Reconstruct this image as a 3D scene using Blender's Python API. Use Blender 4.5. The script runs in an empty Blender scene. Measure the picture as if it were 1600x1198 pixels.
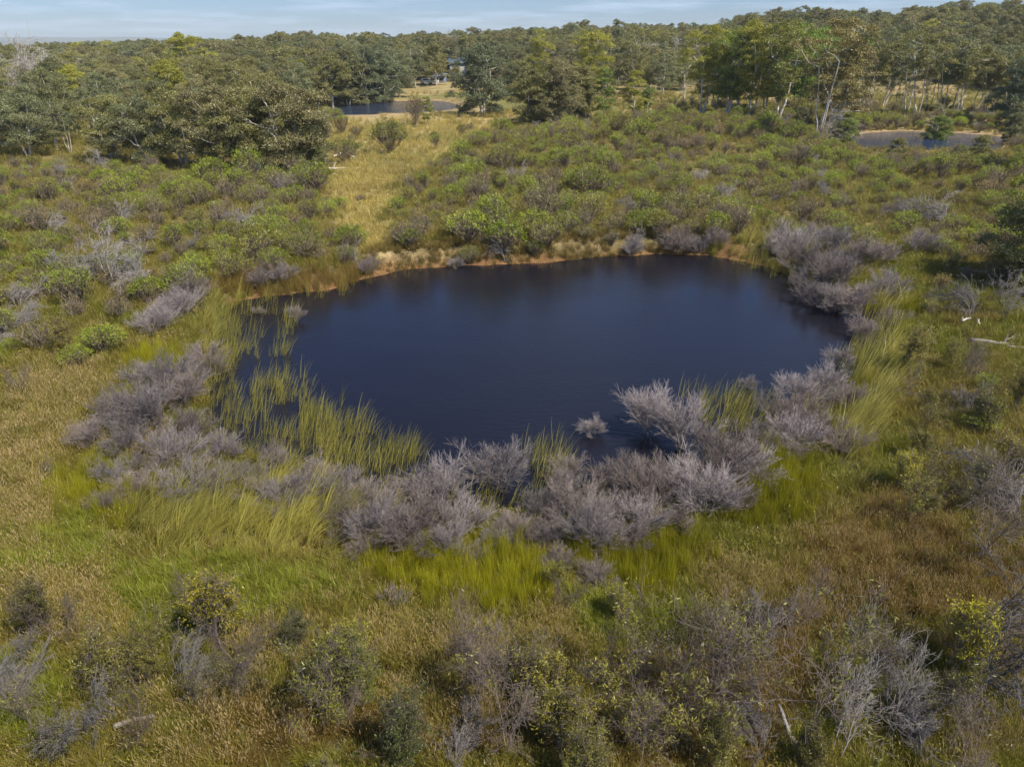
import bpy, math
import numpy as np
from math import radians, sin, cos, pi

# ---------------------------------------------------------------- camera, sky, sun
S = bpy.context.scene
FPX, PITCH, CAMH = 1148.0, radians(25.07), 14.0
cd = bpy.data.cameras.new('camera'); cam = bpy.data.objects.new('camera', cd)
S.collection.objects.link(cam); S.camera = cam
cam.location = (0, 0, CAMH); cam.rotation_euler = (pi/2 - PITCH, 0, 0)
cd.sensor_fit = 'HORIZONTAL'; cd.sensor_width = 36; cd.lens = FPX/1600*36
cd.clip_start = 0.1; cd.clip_end = 30000
SUN_EL, SUN_AZ = radians(52), radians(128)          # azimuth clockwise from +Y (view direction)
sdir = np.array([sin(SUN_AZ)*cos(SUN_EL), cos(SUN_AZ)*cos(SUN_EL), sin(SUN_EL)])
W = bpy.data.worlds.new('World'); S.world = W; W.use_nodes = True
nt = W.node_tree; nt.nodes.clear()
out = nt.nodes.new('ShaderNodeOutputWorld'); bg = nt.nodes.new('ShaderNodeBackground')
sky = nt.nodes.new('ShaderNodeTexSky'); sky.sky_type = 'NISHITA'; sky.sun_disc = False
sky.sun_elevation = SUN_EL; sky.sun_rotation = SUN_AZ
sky.air_density = 1.0; sky.dust_density = 0.6; sky.ozone_density = 2.0; sky.altitude = 200
bg.inputs['Strength'].default_value = 0.08
tc = nt.nodes.new('ShaderNodeTexCoord'); sep = nt.nodes.new('ShaderNodeSeparateXYZ')
nt.links.new(tc.outputs['Generated'], sep.inputs[0])
add = nt.nodes.new('ShaderNodeMath'); add.operation = 'ADD'; add.inputs[1].default_value = 0.06
nt.links.new(sep.outputs['Z'], add.inputs[0])
dv = []
for ax in 'XY':
    m = nt.nodes.new('ShaderNodeMath'); m.operation = 'DIVIDE'
    nt.links.new(sep.outputs[ax], m.inputs[0]); nt.links.new(add.outputs[0], m.inputs[1]); dv.append(m)
comb = nt.nodes.new('ShaderNodeCombineXYZ')
nt.links.new(dv[0].outputs[0], comb.inputs['X']); nt.links.new(dv[1].outputs[0], comb.inputs['Y'])
cn = nt.nodes.new('ShaderNodeTexNoise'); cn.inputs['Scale'].default_value = 0.55; cn.inputs['Detail'].default_value = 7
cn.inputs['Roughness'].default_value = 0.6
nt.links.new(comb.outputs[0], cn.inputs['Vector'])
cr = nt.nodes.new('ShaderNodeValToRGB'); cr.color_ramp.elements[0].position = 0.47; cr.color_ramp.elements[1].position = 0.70
cr.color_ramp.elements[1].color = (0.62, 0.62, 0.62, 1)
nt.links.new(cn.outputs['Fac'], cr.inputs['Fac'])
mx = nt.nodes.new('ShaderNodeMixRGB'); mx.inputs['Color2'].default_value = (6.8, 8.4, 10.8, 1)
nt.links.new(cr.outputs['Color'], mx.inputs['Fac']); nt.links.new(sky.outputs[0], mx.inputs['Color1'])
tint = nt.nodes.new('ShaderNodeVectorMath'); tint.operation = 'MULTIPLY'; tint.inputs[1].default_value = (0.60, 0.80, 1.22)
nt.links.new(sky.outputs[0], tint.inputs[0]); nt.links.new(tint.outputs[0], mx.inputs['Color1'])
nt.links.new(mx.outputs[0], bg.inputs['Color']); nt.links.new(bg.outputs[0], out.inputs['Surface'])
sl = bpy.data.lights.new('sun', 'SUN'); sl.energy = 4.9; sl.angle = radians(0.5); sl.color = (1, 0.91, 0.76)
so = bpy.data.objects.new('sun', sl); S.collection.objects.link(so)
so.rotation_euler = (pi/2 - SUN_EL, 0, pi - SUN_AZ); so.location = (0, 0, 60)
S.view_settings.view_transform = 'Standard'; S.view_settings.look = 'None'
S.view_settings.exposure = 0.36; S.view_settings.gamma = 1; S.view_settings.use_curve_mapping = False
S.cycles.max_bounces = 6; S.cycles.diffuse_bounces = 3; S.cycles.glossy_bounces = 2
S.cycles.transmission_bounces = 3; S.cycles.transparent_max_bounces = 4; S.cycles.volume_bounces = 1
HAZE = True

# ---------------------------------------------------------------- numeric helpers
RNG = np.random.default_rng(7)
def sst(a, b, x):
    t = np.clip((np.asarray(x, float)-a)/(b-a), 0, 1); return t*t*(3-2*t)
_lat = np.random.default_rng(3).random((512, 512))
def vnoise(x, y, s, seed=0):
    x = np.asarray(x, float)/s + seed*37.7 + 1000; y = np.asarray(y, float)/s + seed*17.3 + 1000
    xi, yi = np.floor(x).astype(int), np.floor(y).astype(int); fx, fy = x-xi, y-yi
    fx = fx*fx*(3-2*fx); fy = fy*fy*(3-2*fy)
    g = lambda i, j: _lat[i % 512, j % 512]
    return (g(xi, yi)*(1-fx)*(1-fy) + g(xi+1, yi)*fx*(1-fy) + g(xi, yi+1)*(1-fx)*fy + g(xi+1, yi+1)*fx*fy)
def fbm(x, y, s, seed=0, oct=3):
    v, a, t = 0, 1, 0
    for k in range(oct):
        v = v + a*vnoise(x, y, s/2**k, seed+k*5); t += a; a *= 0.55
    return v/t
CP, SP = cos(PITCH), sin(PITCH)
def ray(u, v):
    a, b = (u-800)/FPX, (599-v)/FPX
    return np.array([a, CP+b*SP, b*CP-SP])
def flat(u, v, z=0.0):
    d = ray(u, v); t = (z-CAMH)/d[2]; return d[0]*t, d[1]*t
def proj(x, y, z):
    x = np.asarray(x, float); dz = np.asarray(z, float)-CAMH
    dep = y*CP - dz*SP; up = y*SP + dz*CP
    dep = np.maximum(dep, 0.5)
    return 800+FPX*x/dep, 599-FPX*up/dep
def smooth_poly(pts, n=6):
    P = np.array(pts, float); m = len(P); o = []
    for i in range(m):
        p0, p1, p2, p3 = P[i-1], P[i], P[(i+1) % m], P[(i+2) % m]
        for k in range(n):
            t = k/n
            o.append(0.5*((2*p1)+(-p0+p2)*t+(2*p0-5*p1+4*p2-p3)*t*t+(-p0+3*p1-3*p2+p3)*t**3))
    return np.array(o)
def inpoly(x, y, P):
    x = np.asarray(x, float); y = np.asarray(y, float); c = np.zeros(x.shape, bool)
    for i in range(len(P)):
        x1, y1 = P[i]; x2, y2 = P[i-1]
        if y1 == y2: continue
        c ^= ((y1 > y) != (y2 > y)) & (x < (x2-x1)*(y-y1)/(y2-y1)+x1)
    return c
def sdist(x, y, P):
    x = np.asarray(x, float); y = np.asarray(y, float); d = np.full(x.shape, 1e9)
    for i in range(len(P)):
        a, b = P[i-1], P[i]; e = b-a; l = e@e+1e-9
        t = np.clip(((x-a[0])*e[0]+(y-a[1])*e[1])/l, 0, 1)
        d = np.minimum(d, (x-a[0]-t*e[0])**2+(y-a[1]-t*e[1])**2)
    d = np.sqrt(d); return np.where(inpoly(x, y, P), -d, d)

# ---------------------------------------------------------------- terrain
OUT1 = [(1000,398),(1100,399),(1180,410),(1250,438),(1330,470),(1392,498),(1400,530),(1368,570),(1330,612),(1290,655),(1215,690),
        (1150,730),(1080,770),(990,800),(900,815),(800,812),(700,800),(620,788),(540,768),(460,745),(380,715),(330,680),(318,635),
        (322,580),(336,530),(348,495),(380,470),(444,460),(520,450),(570,434),(640,421),(750,414),(850,409),(930,403)]
OUT2 = [(480,181),(520,168),(570,162),(640,158),(690,159),(715,165),(706,172),(660,176),(600,178),(540,181)]
OUT3 = [(1335,212),(1400,206),(1480,208),(1560,214),(1572,225),(1540,240),(1480,236),(1420,236),(1370,234),(1340,229)]
P1 = smooth_poly([flat(u, v) for u, v in OUT1]); P2 = smooth_poly([flat(u, v) for u, v in OUT2]); P3 = smooth_poly([flat(u, v) for u, v in OUT3])
SKY = [(-1200,80),(0,80),(100,78),(200,73),(300,70),(400,63),(500,58),(560,60),(620,63),(700,58),(760,55),(850,50),(900,45),(1000,44),(1100,44),(1180,25),(1250,24),(1300,19),(1380,25),(1450,14),(1500,13),(1600,8),(3200,0)]
SKT = np.array([(u-800)/FPX/1.104 for u, v in SKY]); SKA = np.array([14+(62-v)*0.000714*345-9.5 for u, v in SKY])
def height(x, y):
    x = np.asarray(x, float); y = np.asarray(y, float)
    d = sdist(x, y, P1) + 0.7*(vnoise(x, y, 2.2, 4)-0.5) + 0.5*(vnoise(x, y, 0.8, 9)-0.5)
    far = sst(38, 44, y)*sst(-22, -14, x)*(1-sst(16, 22, x))
    zo = (0.05+0.95*sst(0, 1.3, d))*far + (0.04+0.42*sst(0, 7, d))*(1-far)
    zo = zo + 0.35*(fbm(x, y, 9, 2)-0.5)*sst(1, 8, d) + 0.12*(vnoise(x, y, 1.3, 6)-0.5)*sst(0.5, 4, d)
    z = np.where(d > 0, zo, np.maximum(-1.4, d*0.22))
    for P in (P2, P3):
        dk = sdist(x, y, P); t = sst(0, 9, dk)
        z = np.where(dk > 0, z*t+(1-t)*0.16, np.where(dk > -60, np.maximum(-1, 0.1+dk*0.3), z))
    ta = x/np.maximum(y, 60.0)
    A = np.interp(ta, SKT, SKA)
    yy = np.hypot(x, y)*0.35+y*0.65
    z = z + A*sst(195, 345, yy) - (A+22)*sst(460, 1100, yy)
    z = z + 1.2*(fbm(x, y, 60, 11)-0.5)*sst(200, 300, yy)
    return z
def at(u, v):                       # pixel of the photograph -> point on the ground
    d = ray(u, v); t = np.geomspace(8.0, 700, 160)
    for _ in range(2):
        below = (CAMH+d[2]*t < height(d[0]*t, d[1]*t))
        if not below.any(): t = np.array([400/d[1]]*2); break
        k = max(1, int(np.argmax(below))); t = np.linspace(t[k-1], t[k], 40)
    p = d*t[1]; return np.array([p[0], p[1], float(height(p[0], p[1]))])

# ---------------------------------------------------------------- mesh helpers
class MB:
    def __init__(s): s.v = []; s.q = []; s.t = []; s.n = 0; s.tone = []; s.qm = []; s.tm = []
    def add(s, v, q=None, t=None, tone=1.0, mat=0):
        v = np.asarray(v, float).reshape(-1, 3); s.v.append(v)
        s.tone.append(np.broadcast_to(np.asarray(tone, float), (len(v),)))
        if q is not None and len(q): s.q.append(np.asarray(q)+s.n); s.qm.append(np.full(len(q), mat))
        if t is not None and len(t): s.t.append(np.asarray(t)+s.n); s.tm.append(np.full(len(t), mat))
        s.n += len(v)
    def tubes(s, A, B, ra, rb, k=3, tone=1.0, mat=0):
        A = np.asarray(A, float).reshape(-1, 3); B = np.asarray(B, float).reshape(-1, 3); n = len(A)
        if n == 0: return
        ra = np.broadcast_to(ra, (n,)); rb = np.broadcast_to(rb, (n,)); tone = np.broadcast_to(tone, (n,))
        D = B-A; D = D/(np.linalg.norm(D, axis=1, keepdims=True)+1e-9)
        R = np.where(np.abs(D[:, 2:3]) < 0.9, np.array([[0, 0, 1.0]]), np.array([[1.0, 0, 0]]))
        X = np.cross(D, R); X /= np.linalg.norm(X, axis=1, keepdims=True)+1e-9; Y = np.cross(D, X)
        V = np.zeros((n, 2*k, 3))
        for i in range(k):
            a = 2*pi*i/k; o = X*cos(a)+Y*sin(a)
            V[:, i] = A+o*ra[:, None]; V[:, k+i] = B+o*rb[:, None]
        base = (np.arange(n)*2*k)[:, None]
        q = np.concatenate([base+np.array([[i, (i+1) % k, k+(i+1) % k, k+i]]) for i in range(k)])
        s.add(V, q=q, tone=np.repeat(tone, 2*k), mat=mat)
    def leaves(s, C, D, N, L, Wd, tone=1.0, mat=0):
        C = np.asarray(C, float); n = len(C); D = D/(np.linalg.norm(D, axis=1, keepdims=True)+1e-9)
        Sd = np.cross(D, N); Sd /= np.linalg.norm(Sd, axis=1, keepdims=True)+1e-9
        L = np.broadcast_to(L, (n,))[:, None]; Wd = np.broadcast_to(Wd, (n,))[:, None]
        V = np.stack([C, C+D*L*0.45+Sd*Wd/2, C+D*L, C+D*L*0.45-Sd*Wd/2], 1)
        s.add(V, q=(np.arange(n)*4)[:, None]+np.arange(4)[None], tone=np.repeat(np.broadcast_to(tone, (n,)), 4), mat=mat)
    def mesh(s, name, mats, smooth=False):
        me = bpy.data.meshes.new(name)
        V = np.concatenate(s.v); q = np.concatenate(s.q) if s.q else np.zeros((0, 4), int); t = np.concatenate(s.t) if s.t else np.zeros((0, 3), int)
        me.vertices.add(len(V)); me.vertices.foreach_set('co', V.astype(np.float32).ravel())
        li = np.concatenate([q.ravel(), t.ravel()]).astype(np.int32)
        me.loops.add(len(li)); me.loops.foreach_set('vertex_index', li)
        me.polygons.add(len(q)+len(t))
        ls = np.concatenate([np.arange(len(q))*4, len(q)*4+np.arange(len(t))*3]).astype(np.int32)
        me.polygons.foreach_set('loop_start', ls)
        mi = np.concatenate(s.qm+s.tm).astype(np.int32) if (s.qm or s.tm) else np.zeros(0, np.int32)
        me.polygons.foreach_set('material_index', mi)
        if smooth: me.polygons.foreach_set('use_smooth', np.ones(len(ls), bool))
        a = me.attributes.new('tone', 'FLOAT', 'POINT'); a.data.foreach_set('value', np.concatenate(s.tone).astype(np.float32))
        for m in mats: me.materials.append(m)
        me.update(calc_edges=True); return me
def unit(rng, n):
    v = rng.normal(size=(n, 3)); return v/np.linalg.norm(v, axis=1, keepdims=True)
def norm(v): return v/(np.linalg.norm(v)+1e-9)

# ---------------------------------------------------------------- materials
def new_mat(name):
    m = bpy.data.materials.new(name); m.use_nodes = True; n = m.node_tree.nodes; n.clear(); return m, n, m.node_tree.links
def plant_mat(name, src, col=(1, 1, 1), trans=0.25, gloss=0.04, rough=0.45, noise=0.0, nscale=1.0, vary=0.0):
    """src: 'object' (object colour), 'inst' (per-instance tint) or 'fixed'"""
    m, N, L = new_mat(name); o = N.new('ShaderNodeOutputMaterial')
    tn = N.new('ShaderNodeAttribute'); tn.attribute_name = 'tone'
    base = N.new('ShaderNodeVectorMath'); base.operation = 'MULTIPLY'; base.inputs[1].default_value = col
    if src == 'object':
        oi = N.new('ShaderNodeObjectInfo'); L.new(oi.outputs['Color'], base.inputs[0])
    elif src == 'inst':
        at_ = N.new('ShaderNodeAttribute'); at_.attribute_type = 'INSTANCER'; at_.attribute_name = 'tint'; L.new(at_.outputs['Vector'], base.inputs[0])
    else: base.inputs[0].default_value = (1, 1, 1)
    sc = N.new('ShaderNodeVectorMath'); sc.operation = 'SCALE'; L.new(base.outputs[0], sc.inputs[0]); L.new(tn.outputs['Fac'], sc.inputs['Scale'])
    cur = sc.outputs[0]
    if noise:
        tx = N.new('ShaderNodeTexNoise'); tx.inputs['Scale'].default_value = nscale; tx.inputs['Detail'].default_value = 4
        co = N.new('ShaderNodeTexCoord'); L.new(co.outputs['Object'], tx.inputs['Vector'])
        mr = N.new('ShaderNodeMapRange'); mr.inputs['From Min'].default_value = 0.3; mr.inputs['From Max'].default_value = 0.7
        mr.inputs['To Min'].default_value = 1-noise; mr.inputs['To Max'].default_value = 1+noise; L.new(tx.outputs['Fac'], mr.inputs['Value'])
        s2 = N.new('ShaderNodeVectorMath'); s2.operation = 'SCALE'; L.new(cur, s2.inputs[0]); L.new(mr.outputs[0], s2.inputs['Scale']); cur = s2.outputs[0]
    df = N.new('ShaderNodeBsdfDiffuse'); L.new(cur, df.inputs['Color']); res = df.outputs[0]
    if trans:
        tr = N.new('ShaderNodeBsdfTranslucent'); L.new(cur, tr.inputs['Color'])
        mi = N.new('ShaderNodeMixShader'); mi.inputs[0].default_value = trans; L.new(res, mi.inputs[1]); L.new(tr.outputs[0], mi.inputs[2]); res = mi.outputs[0]
    if gloss:
        gl = N.new('ShaderNodeBsdfGlossy'); gl.inputs['Roughness'].default_value = rough; gl.inputs['Color'].default_value = (1, 1, 1, 1)
        mi = N.new('ShaderNodeMixShader'); mi.inputs[0].default_value = gloss; L.new(res, mi.inputs[1]); L.new(gl.outputs[0], mi.inputs[2]); res = mi.outputs[0]
    L.new(res, o.inputs['Surface']); return m
M_leaf = plant_mat('leaf', 'object', (2.1, 2.05, 1.65), trans=0.3, gloss=0.03); M_leaf_i = plant_mat('leaf_far', 'inst', (2.1, 2.05, 1.65), trans=0.3, gloss=0.03)
M_bark = plant_mat('pale_bark', 'fixed', (0.62, 0.57, 0.50), 0, 0.02, noise=0.35, nscale=1.2)
M_bush = plant_mat('bush_leaf', 'object', (1.75, 1.6, 1.1), trans=0.35, gloss=0.03); M_bush_i = plant_mat('bush_leaf_far', 'inst', (1.75, 1.6, 1.1), trans=0.35, gloss=0.03)
M_twig = plant_mat('bush_twig', 'fixed', (0.235, 0.195, 0.14), 0, 0)
M_dead = plant_mat('dead_twig', 'object', trans=0, gloss=0.02); M_dead_i = plant_mat('dead_twig_far', 'inst', trans=0, gloss=0.02)
M_grass = plant_mat('grass_blade', 'inst', trans=0.35, gloss=0.03)
M_seed = plant_mat('seed_head', 'fixed', (0.50, 0.38, 0.19), 0.3, 0)
M_wood = plant_mat('weathered_wood', 'fixed', (0.44, 0.40, 0.36), 0, 0.02, noise=0.3, nscale=6)
M_stem = plant_mat('sapling_stem', 'fixed', (0.24, 0.20, 0.17), 0, 0.02, noise=0.3, nscale=5)

def ground_mat():
    m, N, L = new_mat('ground_soil'); o = N.new('ShaderNodeOutputMaterial'); b = N.new('ShaderNodeBsdfPrincipled')
    b.inputs['Roughness'].default_value = 0.95; b.inputs['Specular IOR Level'].default_value = 0.1
    a = N.new('ShaderNodeAttribute'); a.attribute_name = 'gcol'
    co = N.new('ShaderNodeTexCoord'); cur = a.outputs['Color']
    for scl, lo, hi in ((0.35, 0.75, 1.25), (2.6, 0.7, 1.3), (14, 0.65, 1.35)):
        tx = N.new('ShaderNodeTexNoise'); tx.inputs['Scale'].default_value = scl; tx.inputs['Detail'].default_value = 4
        L.new(co.outputs['Object'], tx.inputs['Vector'])
        mr = N.new('ShaderNodeMapRange'); mr.inputs['From Min'].default_value = 0.3; mr.inputs['From Max'].default_value = 0.7
        mr.inputs['To Min'].default_value = lo; mr.inputs['To Max'].default_value = hi; L.new(tx.outputs['Fac'], mr.inputs['Value'])
        s2 = N.new('ShaderNodeVectorMath'); s2.operation = 'SCALE'; L.new(cur, s2.inputs[0]); L.new(mr.outputs[0], s2.inputs['Scale']); cur = s2.outputs[0]
    L.new(cur, b.inputs['Base Color'])
    bp = N.new('ShaderNodeBump'); bp.inputs['Strength'].default_value = 0.6; bp.inputs['Distance'].default_value = 0.12
    L.new(tx.outputs['Fac'], bp.inputs['Height']); L.new(bp.outputs[0], b.inputs['Normal'])
    L.new(b.outputs[0], o.inputs['Surface']); return m
def water_mat(name, base, wscale=1.6, bump=0.05, rough=0.06):
    m, N, L = new_mat(name); o = N.new('ShaderNodeOutputMaterial'); b = N.new('ShaderNodeBsdfPrincipled')
    b.inputs['Base Color'].default_value = (*base, 1); b.inputs['Roughness'].default_value = rough; b.inputs['IOR'].default_value = 1.33
    co = N.new('ShaderNodeTexCoord'); mp = N.new('ShaderNodeMapping'); mp.inputs['Rotation'].default_value = (0, 0, 0.5); mp.inputs['Scale'].default_value = (0.6, 1.5, 1)
    L.new(co.outputs['Object'], mp.inputs['Vector'])
    t1 = N.new('ShaderNodeTexNoise'); t1.inputs['Scale'].default_value = wscale*2.2; t1.inputs['Detail'].default_value = 5; t1.inputs['Roughness'].default_value = 0.6
    L.new(mp.outputs[0], t1.inputs['Vector'])
    t2 = N.new('ShaderNodeTexNoise'); t2.inputs['Scale'].default_value = 0.09; t2.inputs['Detail'].default_value = 3; L.new(mp.outputs[0], t2.inputs['Vector'])
    mr = N.new('ShaderNodeMapRange'); mr.inputs['From Min'].default_value = 0.35; mr.inputs['From Max'].default_value = 0.65
    mr.inputs['To Min'].default_value = 0.25; mr.inputs['To Max'].default_value = 1.0; L.new(t2.outputs['Fac'], mr.inputs['Value'])
    mu = N.new('ShaderNodeMath'); mu.operation = 'MULTIPLY'; L.new(t1.outputs['Fac'], mu.inputs[0]); L.new(mr.outputs[0], mu.inputs[1])
    bp = N.new('ShaderNodeBump'); bp.inputs['Strength'].default_value = 1.0; bp.inputs['Distance'].default_value = bump
    L.new(mu.outputs[0], bp.inputs['Height']); L.new(bp.outputs[0], b.inputs['Normal']); L.new(b.outputs[0], o.inputs['Surface']); return m
def paint(name, col, rough=0.5, metal=0.0, noise=0.15, scale=3.0):
    m, N, L = new_mat(name); o = N.new('ShaderNodeOutputMaterial'); b = N.new('ShaderNodeBsdfPrincipled')
    b.inputs['Roughness'].default_value = rough; b.inputs['Metallic'].default_value = metal
    tx = N.new('ShaderNodeTexNoise'); tx.inputs['Scale'].default_value = scale; tx.inputs['Detail'].default_value = 5
    co = N.new('ShaderNodeTexCoord'); L.new(co.outputs['Object'], tx.inputs['Vector'])
    r = N.new('ShaderNodeValToRGB'); r.color_ramp.elements[0].position = 0.3; r.color_ramp.elements[1].position = 0.7
    r.color_ramp.elements[0].color = (*[c*(1-noise) for c in col], 1); r.color_ramp.elements[1].color = (*[min(1, c*(1+noise)) for c in col], 1)
    L.new(tx.outputs['Fac'], r.inputs['Fac']); L.new(r.outputs[0], b.inputs['Base Color']); L.new(b.outputs[0], o.inputs['Surface']); return m

# ---------------------------------------------------------------- object helpers
def link(o): S.collection.objects.link(o); return o
def tag(o, label, cat, group=None, kind=None):
    o['label'] = label; o['category'] = cat
    if group: o['group'] = group
    if kind: o['kind'] = kind
    return o
def part(name, me, parent, color=None):
    o = link(bpy.data.objects.new(name, me)); o.parent = parent
    if color is not None: o.color = (*color, 1)
    return o
def place(name, proto, loc, rz, s, color=None, twigcol=None, tilt=(0, 0)):
    """a thing: Empty at its base with one child per part of the prototype"""
    e = link(bpy.data.objects.new(name, None)); e.empty_display_size = 0.3
    e.location = loc; e.rotation_euler = (tilt[0], tilt[1], rz)
    e.scale = s if hasattr(s, '__len__') else (s, s, s)
    for pn, me in proto:
        c = part(pn, me, e)
        if color is not None: c.color = (*color, 1)
        if twigcol is not None and pn in ('twigs', 'branches', 'trunk', 'stems'): c.color = (*twigcol, 1)
    return e
def scatter(name, pts, rot, scl, idx, tint, protos, label, cat):
    """one 'stuff' object: points that carry instances of the prototype meshes"""
    n = len(pts); me = bpy.data.meshes.new(name); me.vertices.add(n)
    me.vertices.foreach_set('co', np.asarray(pts, np.float32).ravel())
    def at_(nm, ty, arr, key):
        a = me.attributes.new(nm, ty, 'POINT'); a.data.foreach_set(key, np.ascontiguousarray(arr).ravel())
    at_('rot', 'FLOAT_VECTOR', np.asarray(rot, np.float32), 'vector')
    scl = np.asarray(scl, np.float32)
    if scl.ndim == 1: scl = np.repeat(scl[:, None], 3, 1)
    at_('scl', 'FLOAT_VECTOR', scl, 'vector'); at_('tint', 'FLOAT_VECTOR', np.asarray(tint, np.float32), 'vector')
    at_('pick', 'INT', np.asarray(idx, np.int32), 'value')
    o = link(bpy.data.objects.new(name, me))
    col = bpy.data.collections.new(name+'_kit')
    for k, pm in enumerate(protos):
        po = bpy.data.objects.new('%s_kit_%02d' % (name, k), pm); col.objects.link(po)
    g = bpy.data.node_groups.new(name+'_nodes', 'GeometryNodeTree')
    g.interface.new_socket('Geometry', in_out='INPUT', socket_type='NodeSocketGeometry')
    g.interface.new_socket('Geometry', in_out='OUTPUT', socket_type='NodeSocketGeometry')
    N, L = g.nodes, g.links
    gi, go = N.new('NodeGroupInput'), N.new('NodeGroupOutput')
    ci = N.new('GeometryNodeCollectionInfo'); ci.inputs['Collection'].default_value = col
    ci.inputs['Separate Children'].default_value = True; ci.inputs['Reset Children'].default_value = True
    iop = N.new('GeometryNodeInstanceOnPoints'); iop.inputs['Pick Instance'].default_value = True
    def na(nm, ty):
        a = N.new('GeometryNodeInputNamedAttribute'); a.data_type = ty; a.inputs['Name'].default_value = nm; return a.outputs['Attribute']
    L.new(gi.outputs[0], iop.inputs['Points']); L.new(ci.outputs[0], iop.inputs['Instance'])
    L.new(na('pick', 'INT'), iop.inputs['Instance Index']); L.new(na('rot', 'FLOAT_VECTOR'), iop.inputs['Rotation'])
    L.new(na('scl', 'FLOAT_VECTOR'), iop.inputs['Scale']); L.new(iop.outputs[0], go.inputs[0])
    md = o.modifiers.new('scatter', 'NODES'); md.node_group = g
    tag(o, label, cat, kind='stuff'); return o

# ---------------------------------------------------------------- zones (ellipses on the ground, given at photo pixels)
# kinds: rush, reed, seed, brown, sand, meadow
ZONES = dict(
 rush=[(740,905,170,62),(1010,868,110,48),(1190,760,95,68),(235,590,55,48),(150,790,90,52),(1355,610,32,90),(610,880,70,40),(1390,520,40,55),(1330,395,45,16)],
 reed=[(400,820,185,62),(500,705,85,42),(600,740,85,26),(330,520,40,40),(1180,402,85,17),(1370,560,42,110),(1340,690,40,60),(400,560,70,60),(420,650,80,60),(465,690,50,50),(540,725,60,30),(1150,660,75,32),(860,745,60,25),(370,455,50,14)],
 seed=[(100,960,120,70),(690,1060,130,80),(860,1010,80,50),(95,640,75,70),(440,1060,60,60),(1150,930,60,50),(300,1130,90,60),(1560,1120,80,80),(30,760,90,120),(215,700,50,60)],
 brown=[(1400,900,210,100),(1550,960,120,120),(1250,1000,120,60),(420,1150,140,70),(1080,1100,200,110),(560,1150,120,60),(1440,820,120,50),(780,1150,150,60)],
 lush=[(330,930,220,70),(40,1100,80,80),(1250,1150,80,50),(60,860,120,60),(1000,960,120,50)])
def zone(kind, u, v, x, y):
    u = u + 46*(vnoise(x, y, 1.6, 21)-0.5) + 40*(vnoise(x, y, 4.5, 27)-0.5); v = v + 34*(vnoise(x, y, 1.3, 23)-0.5) + 30*(vnoise(x, y, 3.9, 29)-0.5)
    w = np.zeros(np.shape(u))
    for cx, cy, rx, ry in ZONES[kind]:
        w = np.maximum(w, 1-sst(0.5, 1.25, np.sqrt(((u-cx)/rx)**2+((v-cy)/ry)**2)))
    return w
SCRUB = [np.array(p, float) for p in (
 [(-900,240),(120,262),(300,280),(500,276),(512,330),(560,385),(480,432),(330,445),(205,520),(150,575),(40,600),(-900,640)],
 [(612,405),(600,335),(668,265),(735,228),(795,213),(900,196),(1060,180),(1330,222),(1340,245),(1600,262),(2600,290),(2600,560),(1590,470),(1440,388),(1100,392),(1000,392),(800,403),(640,415)])]
CLEAR = np.array([(495,184),(520,150),(640,128),(790,128),(800,150),(790,212),(740,226),(672,262),(612,300),(604,345),(615,400),(560,410),(515,335),(505,272)], float)

def ground_color(x, y, z):
    u, v = proj(x, y, z)
    n = fbm(x, y, 7, 31)[..., None]; n2 = fbm(x, y, 1.7, 33)[..., None]
    c = np.array([0.075, 0.064, 0.028])*(1-n)+np.array([0.105, 0.095, 0.036])*n      # litter and low grass
    fr = (y > 46) & (y < 205)
    dry = np.array([0.25, 0.20, 0.088])*(0.8+0.4*n)
    k = (sst(45, 60, y)*(0.35+0.5*sst(0.4, 0.62, n2[..., 0])))[..., None]
    c = c*(1-k)+dry*k
    cl = (inpoly(u, v, CLEAR) | ((y > 125) & (y < 330)))
    pale = np.array([0.33, 0.265, 0.125])*(0.75+0.5*n)
    green = np.array([0.19, 0.18, 0.06]); g = sst(0.45, 0.6, fbm(x, y, 13, 44))[..., None]
    c = np.where(cl[..., None], pale*(1-g)+green*g, c)
    # orange earth bank on the far shore and pale worn earth patches
    d = sdist(x, y, P1)
    bank = sst(38, 43, y)*(1-sst(0.1, 1.1, d+1.8*(n2[..., 0]-0.5)))*sst(-22, -17, x)*(1-sst(20, 24, x))
    c = c*(1-bank[..., None])+np.array([0.22, 0.125, 0.055])*(0.6+0.7*n2)*bank[..., None]
    for (cu, cv, ru, rv) in ((650,400,60,14),(885,375,50,14),(1555,445,60,10),(700,392,40,10),(1215,160,130,14),(1440,140,70,9),(600,180,120,6),(1540,216,50,6),(385,385,60,12),(960,385,70,8)):
        w = (1-sst(0.6, 1.2, np.sqrt(((u-cu)/ru)**2+((v-cv)/rv)**2)+0.8*(n2[..., 0]-0.5)))[..., None]*(0.75 if cv < 300 or cu > 1200 else 0.4)
        c = c*(1-w)+np.array([0.42, 0.31, 0.17])*w
    for P in (P2, P3):
        dk = sdist(x, y, P); w = (1-sst(1, 6, dk))[..., None]*0.8
        c = c*(1-w)+np.array([0.33, 0.24, 0.13])*w
    wet = (1-sst(-0.3, 1.2, d)) * (1-bank); c = c*(1-0.7*wet[..., None])
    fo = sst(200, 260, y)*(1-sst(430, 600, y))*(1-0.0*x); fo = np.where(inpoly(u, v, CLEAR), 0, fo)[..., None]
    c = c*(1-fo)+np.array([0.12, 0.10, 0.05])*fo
    pl = sst(600, 1200, y)[..., None]; bands = sst(0.45, 0.6, fbm(x/5, y, 420, 50))[..., None]
    c = c*(1-pl)+(np.array([0.34, 0.28, 0.15])*(1-bands)+np.array([0.05, 0.06, 0.035])*bands)*pl
    return c

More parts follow.
